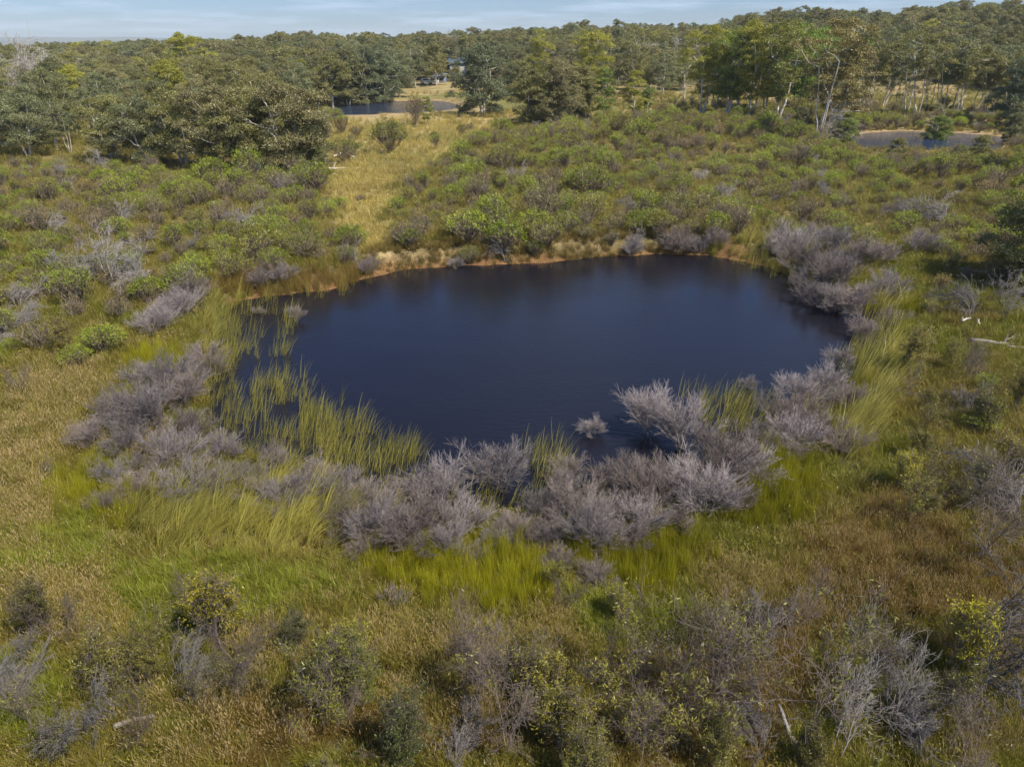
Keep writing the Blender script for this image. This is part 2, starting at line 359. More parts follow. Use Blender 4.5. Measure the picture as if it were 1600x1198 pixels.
# ---------------------------------------------------------------- setting
def axis(parts):
    o = []
    for a, b, s in parts: o.append(np.arange(a, b, s))
    return np.unique(np.round(np.concatenate(o), 3))
xs = axis([(-12000, -1000, 900), (-1000, -300, 60), (-300, -90, 4), (-90, -38, 1.2), (-38, 38, 0.4), (38, 90, 1.2), (90, 300, 4), (300, 1000, 60), (1000, 12001, 900)])
ys = axis([(-600, -20, 60), (-20, 6, 2), (6, 60, 0.4), (60, 130, 1.2), (130, 520, 4), (520, 1300, 40), (1300, 14001, 600)])
XX, YY = np.meshgrid(xs, ys); ZZ = height(XX, YY)
gm = MB(); nx, ny = len(xs), len(ys)
i = np.arange(nx-1)[None]+(np.arange(ny-1)*nx)[:, None]
gm.add(np.stack([XX, YY, ZZ], -1), q=np.stack([i, i+1, i+nx+1, i+nx], -1).reshape(-1, 4))
me = gm.mesh('ground', [ground_mat()], smooth=True)
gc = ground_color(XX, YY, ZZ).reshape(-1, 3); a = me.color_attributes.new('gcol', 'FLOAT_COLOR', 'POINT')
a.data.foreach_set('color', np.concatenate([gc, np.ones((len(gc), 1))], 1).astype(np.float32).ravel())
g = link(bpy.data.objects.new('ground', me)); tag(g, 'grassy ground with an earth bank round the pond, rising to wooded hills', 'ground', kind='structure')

def pond(name, P, z, mat, label, grow):
    c = P.mean(0); Q = []
    for k in range(len(P)):
        t = P[(k+1) % len(P)]-P[k-1]; nn = np.array([t[1], -t[0]]); nn /= np.linalg.norm(nn)+1e-9
        if nn@(P[k]-c) < 0: nn = -nn
        Q.append(P[k]+nn*grow)
    m = bpy.data.meshes.new(name); m.from_pydata([(q[0], q[1], z) for q in Q], [], [list(range(len(Q)))]); m.materials.append(mat)
    if m.polygons[0].normal.z < 0: m.flip_normals()
    o = link(bpy.data.objects.new(name, m)); return tag(o, label, 'pond water', kind='structure')
pond('pond_water', P1, 0.0, water_mat('pond_water', (0.010, 0.010, 0.016), bump=0.03), 'dark blue water of the large pond in the middle', 1.2)
pond('pond_water', P2, 0.06, water_mat('brown_water', (0.028, 0.04, 0.07), 2, bump=0.35), 'brown water of the small dam by the paddock at the back', 0.0)
pond('pond_water', P3, 0.06, water_mat('murky_water', (0.025, 0.042, 0.08), 2, bump=0.35), 'murky water of the small dam below the white trunked trees', 0.0)

hb = MB(); HX = np.linspace(-9000, 9000, 181)          # far blue hills
for (Y0, hh, dep, sd) in ((6800, 62, 1500, 1), (5200, 30, 900, 2)):
    top = -24+hh*(0.45+0.75*fbm(HX, HX*0, 1500, 60+sd))*(1-0.45*sst(-3600, -2400, HX)*(1-sst(2500, 5000, HX)))
    rows = [(0, -30), (0.25, 0.55), (0.5, 1), (0.75, 0.6), (1, -30)]
    V = []
    for f, t in rows: V.append(np.stack([HX, Y0+dep*f+120*vnoise(HX, HX*0+f*900, 700, sd), (np.full(len(HX), -40.0) if t < 0 else -30+(top+30)*t)], 1))
    V = np.concatenate(V); n = len(HX); i = (np.arange(n-1)[None]+(np.arange(4)*n)[:, None]).ravel()
    hb.add(V, q=np.stack([i, i+1, i+n+1, i+n], 1))
ho = link(bpy.data.objects.new('distant_hills', hb.mesh('distant_hills', [paint('far_woodland', (0.06, 0.07, 0.045), 0.9, noise=0.5, scale=0.004)], smooth=True)))
tag(ho, 'low blue hills on the horizon', 'hills', kind='structure')

# ---------------------------------------------------------------- plant prototypes
def limb(mb, a, b, ra, rb, rng, n=4, wig=0.05, sag=0.0, k=5, mat=0, tone=1.0):
    a = np.asarray(a, float); b = np.asarray(b, float); L = np.linalg.norm(b-a)
    t = np.linspace(0, 1, n+1)[:, None]; P = a+(b-a)*t
    P[1:-1] += rng.normal(size=(n-1, 3))*wig*L; P[:, 2] += sag*L*np.sin(t[:, 0]*pi)
    r = ra+(rb-ra)*t[:, 0]; mb.tubes(P[:-1], P[1:], r[:-1], r[1:], k, tone=tone, mat=mat); return P, r
def tree_proto(name, seed, H=10, stems=1, cb=0.35, R=3.2, ncl=34, rc=1.1, flatk=0.65, lpc=190, leaf=(0.30, 0.115), tr=0.2, lean=0.6, shape='dome', twigs=True, tpow=0.5):
    rng = np.random.default_rng(seed); wb, lb = MB(), MB()
    # clump centres inside the crown envelope
    C = []; tries = 0
    while len(C) < ncl and tries < 6000:
        tries += 1; h = rng.random(); a = rng.random()*2*pi
        if shape == 'dome': rr = math.sqrt(max(0, 1-(max(0, (h-0.35))/0.65)**2))*(0.75+0.25*min(1, h/0.3))
        elif shape == 'vase': rr = (0.35+0.9*h)*math.sqrt(max(0, 1-max(0, (h-0.7)/0.3)**2*0.75))
        else: rr = math.sqrt(max(0, 1-((h-0.45)/0.56)**2)) if abs(h-0.45) < 0.56 else 0
        q = rng.random()**tpow; lump = 0.8+0.4*vnoise(a*2, h*3, 1.0, seed)
        p = np.array([cos(a)*rr*q*R*lump, sin(a)*rr*q*R*lump, H*(cb+(1-cb)*h*0.95)])
        if all(np.linalg.norm((p-c)*[1, 1, 1.25]) > rc*0.72 for c in C): C.append(p)
    C = np.array(C)
    lx = rng.normal(size=2)*lean
    tops = []; nodes = []
    for s in range(stems):
        a = s*2*pi/max(1, stems)+rng.random(); sp = 0 if stems == 1 else R*0.35
        base = np.array([cos(a), sin(a), 0])*(0.05 if stems > 1 else 0)*H*0.3
        top = np.array([cos(a)*sp+lx[0], sin(a)*sp+lx[1], H*(0.72 if stems == 1 else 0.62+0.15*rng.random())])
        P, r = limb(wb, base-[0, 0, 0.3], top, tr/math.sqrt(stems)*1.1, tr*0.28, rng, n=7, wig=0.010, k=7)
        nodes += [(p, rr) for p, rr in zip(P, r)]; tops.append(top)
    # main limbs, then branches to every clump
    nl = max(4, int(ncl*0.25)); sel = rng.choice(len(C), nl, replace=False)
    for j in sel:
        c = C[j]; cand = [(np.linalg.norm(c-p)+1.2*max(0, p[2]-c[2]+0.12*H)*2, p, r) for p, r in nodes[:] if p[2] > 0.12*H]
        _, p, r = min(cand, key=lambda q: q[0])
        P, rr = limb(wb, p, c, r*0.6, 0.04, rng, n=4, wig=0.04, sag=-0.06, k=5); nodes += list(zip(P[1:], rr[1:]))
    for j, c in enumerate(C):
        if j in sel: continue
        cand = [(np.linalg.norm(c-p)+2*max(0, p[2]-c[2]+0.03*H), p, r) for p, r in nodes if p[2] > 0.1*H]
        _, p, r = min(cand, key=lambda q: q[0]); limb(wb, p, c, max(0.03, min(r*0.6, 0.06)), 0.02, rng, n=3, wig=0.05, k=4)
    for c in C:
        r = rc*(0.65+0.6*rng.random()); n = int(2.6*lpc*(r/rc)**2)
        d = unit(rng, n); d[:, 2] = np.abs(d[:, 2])*0.9-0.38*rng.random(n)
        # a clump is itself made of tufts
        nt_ = 14; T = unit(rng, nt_); T[:, 2] = np.abs(T[:, 2])-0.25; which = rng.integers(0, nt_, n)
        q = 0.35+0.65*rng.random(n)[:, None]**0.5
        pos = c+(0.68*T[which]+0.42*d*q)*[r, r, r*flatk]
        dr = unit(rng, n)*0.9+[0, 0, -0.55]+0.35*(pos-c)/r
        nrm = unit(rng, n)*0.75+1.0*(pos-c)/r+[0, 0, 0.3]
        tone = (0.78+0.44*rng.random(nt_)[which])*(0.90+0.20*rng.random(n))*(0.85+0.3*rng.random())
        lb.leaves(pos, dr, nrm, 0.82*leaf[0]*(0.6+0.8*rng.random(n)), 0.82*leaf[1]*(0.7+0.6*rng.random(n)), tone)
    return wb, lb
KT = dict(
 spread=[dict(H=9, stems=3, cb=0.16, R=4.9, ncl=62, rc=1.3, lpc=190, tr=0.26, lean=0.5, flatk=0.85, leaf=(0.27, 0.11)) for _ in range(3)],
 round=[dict(H=11, stems=1, cb=0.2, R=4.0, ncl=60, rc=1.25, lpc=190, tr=0.25, lean=0.6, flatk=0.9) for _ in range(3)],
 tall=[dict(H=15, stems=2, cb=0.2, R=4.2, ncl=62, rc=1.35, lpc=190, tr=0.26, lean=1.0, shape='vase', flatk=0.85) for _ in range(3)],
 dense=[dict(H=11, stems=2, cb=0.03, R=4.3, ncl=95, rc=1.2, lpc=190, tr=0.25, lean=0.3, flatk=0.95) for _ in range(2)],
 slender=[dict(H=9, stems=1, cb=0.25, R=1.9, ncl=30, rc=0.85, lpc=170, tr=0.12, lean=0.3, leaf=(0.26, 0.1), flatk=0.9) for _ in range(2)],
 leaning=[dict(H=13, stems=3, cb=0.42, R=4.4, ncl=36, rc=1.15, lpc=170, tr=0.17, lean=1.5, shape='vase', flatk=0.8) for _ in range(2)],
 sparse=[dict(H=10, stems=2, cb=0.3, R=3.0, ncl=26, rc=0.8, lpc=50, tr=0.16, lean=0.8, leaf=(0.26, 0.09)) for _ in range(1)])
TP, TPH, FAR = {}, {}, []
sd = 100
for k, L_ in KT.items():
    TP[k] = []; TPH[k] = L_[0]['H']
    for kw in L_:
        sd += 1; wb, lb = tree_proto(k, sd, **kw)
        TP[k].append([('trunk', wb.mesh(k+'_trunk', [M_bark], True)), ('crown', lb.mesh(k+'_crown', [M_leaf]))])
        if k in ('spread', 'round', 'tall', 'sparse'):
            fb = MB(); rr = np.random.default_rng(sd)
            fb.n = 0
            for src, mt in ((wb, 0), (lb, 1)):
                off = fb.n; V = np.concatenate(src.v); Q = np.concatenate(src.q)
                if mt == 1:                                  # distant trees keep every other leaf, a little larger
                    V4 = V.reshape(-1, 4, 3)[::3]; c0 = V4.mean(1, keepdims=True); V = (c0+(V4-c0)*1.7).reshape(-1, 3); Q = np.arange(len(V)).reshape(-1, 4)
                    tn = np.concatenate(src.tone).reshape(-1, 4)[::3].ravel()
                else: tn = np.concatenate(src.tone)
                fb.add(V, q=Q, tone=tn, mat=mt)
            FAR.append((k, fb.mesh(k+'_far', [M_bark, M_leaf_i])))

def dead_shrub(seed, H=1.9, spread=1.0, n1=16, tw=0.0044, droop=0.0):
    rng = np.random.default_rng(seed); A = []; B = []; RA = []; RB = []; TN = []
    def seg(a, b, ra, rb, t): A.append(a); B.append(b); RA.append(ra); RB.append(rb); TN.append(t)
    def grow(p, d, L, r, lev, tone):
        n = 3 if lev < 2 else 2
        for i in range(n):
            d = norm(d+rng.normal(size=3)*0.07+np.array([0, 0, 0.07-droop])*(1 if lev else 0.5)); q = p+d*L/n
            r2 = r*0.8; seg(p, q, r, r2, tone*(0.8+0.4*rng.random())); r = r2
            if lev < 3:
                for _ in range((3, 3, 4)[lev] if i else (1, 2, 2)[lev]):
                    s = norm(d+rng.normal(size=3)*(0.34, 0.32, 0.30)[lev]); s[2] = abs(s[2])*0.9+0.05
                    grow(q, norm(s), L*(0.62, 0.62, 0.6)[lev]*(0.7+0.5*rng.random()), max(tw, r*0.55), lev+1, tone)
            p = q
    for i in range(n1):
        a = 2*pi*i/n1+rng.random()*0.5; th = (0.12+0.85*rng.random())*spread
        d = np.array([cos(a)*sin(th), sin(a)*sin(th), cos(th)])
        grow(np.array([cos(a)*0.06, sin(a)*0.06, -0.1]), d, H*0.52*(0.75+0.4*rng.random())*(1-0.15*th), 0.016, 0, 0.85+0.3*rng.random())
    A, B, RA, RB, TN = map(np.array, (A, B, RA, RB, TN))
    thick = RA > 0.0085; w, t = MB(), MB()
    w.tubes(A[thick], B[thick], RA[thick], RB[thick], 4, TN[thick]*0.8); t.tubes(A[~thick], B[~thick], RA[~thick], RB[~thick], 3, TN[~thick])
    return w, t
DS, DSM = [], []
for k in range(6):
    w, t = dead_shrub(200+k, spread=(0.95, 1.1, 0.8, 1.2, 1.0, 0.9)[k], n1=(13, 15, 11, 14, 12, 13)[k])
    DS.append([('stems', w.mesh('dead_shrub_stems', [M_dead])), ('twigs', t.mesh('dead_shrub_twigs', [M_dead]))])

def dims(proto):
    V = []
    for _, me in proto:
        a = np.empty(len(me.vertices)*3, np.float32); me.vertices.foreach_get('co', a); V.append(a.reshape(-1, 3))
    V = np.concatenate(V); return float(np.percentile(V[:, 2], 98)), float(np.percentile(V[:, 0], 96)-np.percentile(V[:, 0], 4))
def fit_height(proto, p, hp):
    h, w = dims(proto); g_ = math.hypot(p[0], p[1]); dist = math.hypot(g_, CAMH-p[2]); return hp*dist/FPX/(h*g_/dist+0.5*w*(CAMH-p[2])/dist)
def bush(seed, H=1.7, R=1.0, nt=70, cover=1.0, lf=(0.15, 0.034), nl=18, low=0.35):
    rng = np.random.default_rng(seed); w, l = MB(), MB()
    A = []; B = []; C = []
    for i in range(nt):
        a = rng.random()*2*pi; q = math.sqrt(rng.random()); h = H*(low+(1-low)*math.sqrt(max(0.02, 1-q*q*0.9))*(0.7+0.45*rng.random()))
        tip = np.array([cos(a)*q*R, sin(a)*q*R, h]); mid = tip*[0.45, 0.45, 0.5]+rng.normal(size=3)*0.05
        A += [np.array([0, 0, -0.05]), mid]; B += [mid, tip]
        for _ in range(4):
            A.append(mid+(tip-mid)*rng.random()); B.append(A[-1]+unit(rng, 1)[0]*0.22+[0, 0, 0.14])
        if rng.random() < cover: C.append(tip)
    w.tubes(A, B, 0.014, 0.007, 3, 0.7+0.6*rng.random(len(A)))
    for c in C:
        n = int(nl*(0.6+0.8*rng.random())); o = rng.normal(size=(n, 3))*[0.10, 0.10, 0.09]
        d = unit(rng, n)+[0, 0, 0.45]+0.5*np.array([c[0], c[1], 0])/R
        l.leaves(c+o, d, unit(rng, n)*0.7+[0, 0, 0.8], lf[0]*(0.6+0.8*rng.random(n)), lf[1], (0.7+0.6*rng.random())*(0.75+0.5*rng.random(n)))
    return w, l
BP, BFAR = [], []
BK = [dict(cover=0.9, nl=24), dict(R=1.25, nt=80, cover=0.8, nl=22), dict(H=2.1, R=0.85, cover=0.75), dict(H=1.5, R=1.1, cover=0.4, nl=14), dict(H=1.9, R=1.0, cover=0.22, nl=10, nt=80), dict(H=1.3, R=1.2, cover=0.5, nl=20)]
for k, kw in enumerate(BK):
    w, l = bush(300+k, **kw); BP.append([('stems', w.mesh('bush_stems', [M_twig])), ('foliage', l.mesh('bush_foliage', [M_bush]))])
    f = MB(); f.add(np.concatenate(w.v), q=np.concatenate(w.q), tone=np.concatenate(w.tone), mat=0)
    f.add(np.concatenate(l.v), q=np.concatenate(l.q), tone=np.concatenate(l.tone), mat=1); BFAR.append(f.mesh('bush_far', [M_twig, M_bush_i]))

def skeleton(seed, H=2.6, arch=0.8, n0=5, tw=0.0055):
    """bare dead bush of arching branches"""
    rng = np.random.default_rng(seed); A = []; B = []; RA = []; RB = []; side = rng.random()*2*pi; sv = np.array([cos(side), sin(side), 0])
    def grow(p, d, L, r, lev):
        n = 6 if lev == 0 else 4 if lev == 1 else 3
        for i in range(n):
            f = i/n; d = norm(d+rng.normal(size=3)*0.12+sv*0.10*arch+np.array([0, 0, -0.28*arch*f])); q = p+d*L/n
            A.append(p); B.append(q); RA.append(r); r = max(tw, r*0.83); RB.append(r)
            if lev < 3 and (i > 0 or lev):
                for _ in range(2 if lev < 2 else 2):
                    s = norm(d+rng.normal(size=3)*0.55+sv*0.2*arch); grow(q, s, L*(0.5 if lev else 0.42)*(0.6+0.7*rng.random()), max(tw, r*0.6), lev+1)
            p = q
    for i in range(n0):
        a = rng.random()*2*pi; d = norm(np.array([cos(a)*0.4, sin(a)*0.4, 1])+sv*0.25)
        grow(np.array([cos(a)*0.08, sin(a)*0.08, -0.15]), d, H*(0.7+0.5*rng.random()), 0.032, 0)
    A, B, RA, RB = map(np.array, (A, B, RA, RB)); k = RA > 0.016
    w, t = MB(), MB(); w.tubes(A[k], B[k], RA[k], RB[k], 5, 1.0); t.tubes(A[~k], B[~k], RA[~k], RB[~k], 3, 0.75+0.4*rng.random((~k).sum())); return w, t
SK = []
for k in range(6):
    w, t = skeleton(400+k, H=(2.6, 2.2, 2.4, 2.8, 2.0, 2.4)[k], arch=(1.1, 0.5, 1.3, 0.7, 1.0, 0.3)[k], n0=(3, 3, 4, 2, 4, 3)[k])
    SK.append([('stems', w.mesh('bare_bush_stems', [M_dead])), ('twigs', t.mesh('bare_bush_twigs', [M_dead]))])

def sapling(seed, H=3.2, leaf=(0.15, 0.045), nleaf=9, cover=0.5, stems=1, droop=0.0):
    rng = np.random.default_rng(seed); A = []; B = []; RA = []; RB = []; C = []
    def grow(p, d, L, r, lev):
        n = 7 if lev == 0 else 3
        for i in range(n):
            d = norm(d+rng.normal(size=3)*(0.07 if lev == 0 else 0.16)+np.array([0, 0, 0.08-droop])); q = p+d*L/n
            A.append(p); B.append(q); RA.append(r); r = max(0.005, r*(0.84 if lev == 0 else 0.75)); RB.append(r)
            if lev < 3 and (i >= (2 if lev == 0 else 0)):
                for _ in range((3, 2, 2)[lev]):
                    s = norm(d*0.8+rng.normal(size=3)*0.6+np.array([0, 0, 0.25])); grow(q, s, L*(0.36, 0.5, 0.5)[lev]*(0.6+0.7*rng.random()), max(0.005, r*0.5), lev+1)
            p = q
        if lev >= 2 and rng.random() < cover: C.append(p)
    for s in range(stems):
        a = rng.random()*2*pi; grow(np.array([cos(a)*0.05*s, sin(a)*0.05*s, -0.15]), norm(np.array([cos(a)*0.22, sin(a)*0.22, 1])), H*(0.85+0.3*rng.random()), 0.034, 0)
    A, B, RA, RB = map(np.array, (A, B, RA, RB)); k = RA > 0.012
    w, t, l = MB(), MB(), MB(); w.tubes(A[k], B[k], RA[k], RB[k], 5); t.tubes(A[~k], B[~k], RA[~k], RB[~k], 3, 0.7+0.5*rng.random((~k).sum()))
    for c in C:
        n = int(nleaf*(0.5+rng.random())); d = unit(rng, n)+[0, 0, 0.15]
        l.leaves(c+rng.normal(size=(n, 3))*0.07, d, unit(rng, n)*0.8+[0, 0, 0.7], leaf[0]*(0.6+0.8*rng.random(n)), leaf[1], (0.65+0.7*rng.random())*(0.8+0.4*rng.random(n)))
    r = [('trunk', w.mesh('sapling_trunk', [M_stem])), ('branches', t.mesh('sapling_branches', [M_dead]))]
    if C: r.append(('foliage', l.mesh('sapling_foliage', [M_bush])))
    return r
SAP = [sapling(500, 3.2, cover=0.10), sapling(501, 2.8, cover=0.16, stems=2), sapling(502, 3.6, cover=0.04, stems=2), sapling(503, 2.2, cover=0.24, stems=3, nleaf=9, leaf=(0.11, 0.034)),
       sapling(504, 2.6, cover=0.34, stems=3, nleaf=10, leaf=(0.12, 0.036)), sapling(505, 3.0, cover=0.0, stems=2)]

# ---------------------------------------------------------------- grass prototypes
def tuft(seed, n, h, w, lean, segs=3, rad=0.12, curl=0.6, wind=None, seed_frac=0.0, spread_w=1.0):
    rng = np.random.default_rng(seed); m = MB()
    a = rng.random(n)*2*pi; q = rad*np.sqrt(rng.random(n)); P = np.stack([cos_(a)*q, sin_(a)*q, np.full(n, -0.03)], 1)
    la = rng.random(n)*2*pi; D = np.stack([cos_(la), sin_(la), 0*la], 1)
    if wind is not None: D = D*0.35+np.array(wind)[None]; D /= np.linalg.norm(D, axis=1, keepdims=True)
    Hh = h*(0.55+0.6*rng.random(n)); ln = lean*(0.3+1.2*rng.random(n))
    fa = rng.random(n)*2*pi; Wv = np.stack([cos_(fa), sin_(fa), 0*fa], 1)*w/2
    rows = []
    for k in range(segs+1):
        t = k/segs; c = P+np.stack([D[:, 0]*ln*Hh*t**(1+curl), D[:, 1]*ln*Hh*t**(1+curl), Hh*(t-0.28*ln*t**2)], 1)
        ww = Wv*(1-t**2*0.92)
        rows.append(np.stack([c-ww, c+ww], 1))
    V = np.stack(rows, 1).reshape(n, -1, 3); nv = V.shape[1]; b = (np.arange(n)*nv)[:, None]
    qd = np.concatenate([b+np.array([[2*k, 2*k+1, 2*k+3, 2*k+2]]) for k in range(segs)])
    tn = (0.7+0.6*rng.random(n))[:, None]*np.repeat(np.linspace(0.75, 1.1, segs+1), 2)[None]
    m.add(V, q=qd, tone=tn.ravel())
    ns = int(n*seed_frac)
    if ns:
        tip = rows[-1].mean(1)[:ns]; d = norm_rows(D[:ns]*0.5+np.array([0, 0, 1]))
        L = 0.07+0.06*rng.random(ns)
        for kk in range(2):
            m.leaves(tip-d*0.03, d, np.stack([cos_(fa[:ns]+kk*1.6), sin_(fa[:ns]+kk*1.6), 0*fa[:ns]], 1), L, 0.014, 0.7+0.5*rng.random(ns), mat=1)
    return m.mesh('tuft', [M_grass, M_seed])
cos_, sin_ = np.cos, np.sin
def norm_rows(v): return v/(np.linalg.norm(v, axis=1, keepdims=True)+1e-9)
def herb(seed, n=70, h=0.3, r=0.2):
    rng = np.random.default_rng(seed); m = MB(); p = rng.normal(size=(n, 3))*[r*0.6, r*0.6, 0]; p[:, 2] = h*rng.random(n)
    m.leaves(p, unit(rng, n)+[0, 0, 0.4], unit(rng, n), 0.07*(0.6+0.8*rng.random(n)), 0.026, 0.7+0.6*rng.random(n)); return m.mesh('herb', [M_grass, M_seed])
G = [tuft(1, 46, 0.50, 0.010, 0.5), tuft(2, 52, 0.42, 0.010, 0.7),                       # 0,1 meadow
     tuft(3, 40, 0.62, 0.008, 0.45, seed_frac=0.75), tuft(4, 44, 0.7, 0.008, 0.4, seed_frac=0.6),   # 2,3 seeding
     tuft(5, 56, 0.85, 0.008, 0.16), tuft(6, 50, 0.75, 0.008, 0.22),                     # 4,5 rush
     tuft(7, 18, 1.3, 0.018, 0.55, 4, 0.16, wind=(1, 0.15, 0)), tuft(8, 22, 1.1, 0.017, 0.68, 4, 0.18, wind=(1, 0.1, 0)),   # 6,7 reed
     tuft(9, 7, 1.1, 0.014, 0.35, 4, 0.14, wind=(0.8, 0.1, 0)), tuft(10, 4, 0.85, 0.014, 0.3, 4, 0.14, wind=(0.8, 0.1, 0)),  # 8,9 thin reed
     tuft(11, 90, 0.34, 0.006, 0.8, 2, 0.2), herb(12), herb(13, 90, 0.42, 0.25)]           # 10 fuzz, 11,12 herb

def sample(n, x0, x1, y0, y1): return RNG.uniform(x0, x1, n), RNG.uniform(y0, y1, n)
def infr(x, y, m=1.0): return np.abs(x) < 0.80*y+9*m
def make_grass():
    X = []; Y = []; SC = []
    for (y0, y1, w, dens, sc) in ((4, 20, 24, 42, 1.0), (20, 34, 36, 24, 1.15), (34, 55, 52, 11, 1.4), (55, 85, 78, 3.6, 1.7), (85, 135, 120, 1.1, 2.0), (135, 215, 190, 0.35, 2.6)):
        n = int((y1-y0)*2*w*dens); x, y = sample(n, -w, w, y0, y1); k = infr(x, y); X.append(x[k]); Y.append(y[k]); SC.append(np.full(k.sum(), sc))
    X, Y, SC = map(np.concatenate, (X, Y, SC)); d = sdist(X, Y, P1)
    k = (d > -6.5) & (sdist(X, Y, P3) > 0.5) & (sdist(X, Y, P2) > 0.5) & ~((sdist(X, Y, P2) < 16) & (Y > 130) & (RNG.random(len(X)) > 0.12)); X, Y, SC, d = X[k], Y[k], SC[k], d[k]
    Z = height(X, Y); u, v = proj(X, Y, Z); n = len(X); r = RNG.random(n); r2 = RNG.random(n)
    z = {k: zone(k, u, v, X, Y) for k in ZONES}
    pick = np.where(r < 0.38, 0, np.where(r < 0.72, 1, np.where(r < 0.75, 2, np.where(r < 0.86, 11, 10))))
    N1 = fbm(X, Y, 4.2, 70); N2 = fbm(X, Y, 1.3, 75); N3 = vnoise(X, Y, 0.5, 78)
    green = np.array([0.165, 0.180, 0.026]); olive = np.array([0.195, 0.180, 0.042]); tan = np.array([0.30, 0.24, 0.09]); brown = np.array([0.175, 0.125, 0.040]); bright = np.array([0.225, 0.225, 0.018]); reedc = np.array([0.285, 0.27, 0.085])
    a = sst(0.38, 0.62, N1)[:, None]; b = sst(0.45, 0.68, N2*0.7+N3*0.3)[:, None]
    T = (green*(1-a)+olive*a); T = T*(1-0.6*b)+tan*0.85*0.6*b
    keep = np.ones(n, bool); h = np.ones(n)
    far = sst(46, 60, Y)[:, None]; T = T*(1-far)+np.array([0.225, 0.205, 0.066])*(0.7+0.6*N1[:, None])*far
    fcl = inpoly(u+70*(vnoise(X, Y, 3, 61)-0.5), v+20*(vnoise(X, Y, 3, 63)-0.5), CLEAR); T = np.where(fcl[:, None], np.array([0.37, 0.315, 0.13])*(0.7+0.6*N1[:, None]), T)
    def use(kind, prob, picks, col, hs=1.0, var=0.12):
        nonlocal T, pick, h
        m = (z[kind]*prob > r2); pk = np.array(picks)[RNG.integers(0, len(picks), n)]
        pick = np.where(m, pk, pick); T = np.where(m[:, None], np.array(col)*(1-var+2*var*N2[:, None])*(0.9+0.25*a), T); h = np.where(m, hs, h); return m
    use('lush', 0.7, [0, 1, 0, 1], green*[1.05, 1.1, 1.1], 1.15)
    use('brown', 0.85, [10, 10, 2, 1], brown*1.1); use('seed', 0.55, [2, 3, 0, 2], [0.23, 0.205, 0.065])
    use('rush', 0.88, [4, 5, 4, 0], bright, 0.9, 0.35)
    wetz = d < 0.35
    # emergent reeds in the shallow margin; open water has none
    mr = use('reed', 0.95, [6, 7, 6, 7, 5], reedc, 1.0)
    sh = wetz & (d < -0.15); dens = np.zeros(n)
    rz = z['reed']
    left = (u < 520) & (v > 455); 
    dens = np.where(rz > 0.3, 0.72*rz, 0.0)
    dens = np.where((d > -1.6) & (rz <= 0.3) & ~((v < 425) & (u > 560) & (u < 1100)), 0.22, dens)
    thin = (d < -1.2) & (u < 470) & (v < 720); dens = np.where(thin & (rz > 0.3), 0.6*sst(0.36, 0.6, fbm(X, Y, 1.6, 91)), dens)
    dens = np.where((d < -4.0), dens*0.25, dens)
    keep &= ~(sh & (RNG.random(n) > dens))
    pick = np.where(sh, np.array([8, 9, 8, 9, 8])[RNG.integers(0, 5, n)], pick)
    T = np.where(sh[:, None], reedc*[0.95, 0.95, 0.9]*(0.75+0.5*N2[:, None]), T)
    # reeds are sparser than grass
    isr = (pick == 6) | (pick == 7); cl_ = sst(0.38, 0.6, vnoise(X, Y, 0.7, 97)); keep &= ~(isr & ~sh & (RNG.random(n) > 0.15+0.6*cl_))
    # far margin strip: brown reeds by the waterline at back left
    bl = (u > 330) & (u < 560) & (v > 425) & (v < 462) & (d > -1.0) & (d < 1.6); pick = np.where(bl, 5, pick); T = np.where(bl[:, None], np.array([0.22, 0.165, 0.06]), T)
    bank = (Y > 40) & (d < 1.3) & (u > 585) & (u < 1090); keep &= ~(bank & (RNG.random(n) > 0.7))
    bk = (Y > 38) & (d < 2.5) & (u > 570) & (u < 1100); T = np.where(bk[:, None], np.array([0.165, 0.13, 0.045])*(0.7+0.7*N2[:, None]), T)
    T = T*(0.82+0.36*RNG.random(n)[:, None])*np.array([1.36, 1.30, 0.92])
    sc = SC*h*(0.75+0.5*RNG.random(n)); sc = np.where(isr | (pick == 8) | (pick == 9), sc/np.sqrt(SC), sc)
    wind = (pick >= 6) & (pick <= 9)
    rz_ = np.where(wind, RNG.normal(size=n)*0.35, RNG.random(n)*2*pi)
    rot = np.stack([RNG.normal(size=n)*0.07, RNG.normal(size=n)*0.07, rz_], 1)
    Zp = np.where(sh, np.maximum(Z, -0.25), Z)
    P = np.stack([X, Y, Zp], 1)
    print('grass tufts', keep.sum())
    wr = keep & (isr | wind | (pick == 4) | (pick == 5)); gr = keep & ~wr
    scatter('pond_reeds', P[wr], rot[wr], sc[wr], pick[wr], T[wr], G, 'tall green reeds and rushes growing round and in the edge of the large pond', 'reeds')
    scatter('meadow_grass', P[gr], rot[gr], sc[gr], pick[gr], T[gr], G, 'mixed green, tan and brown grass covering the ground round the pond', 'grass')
make_grass()

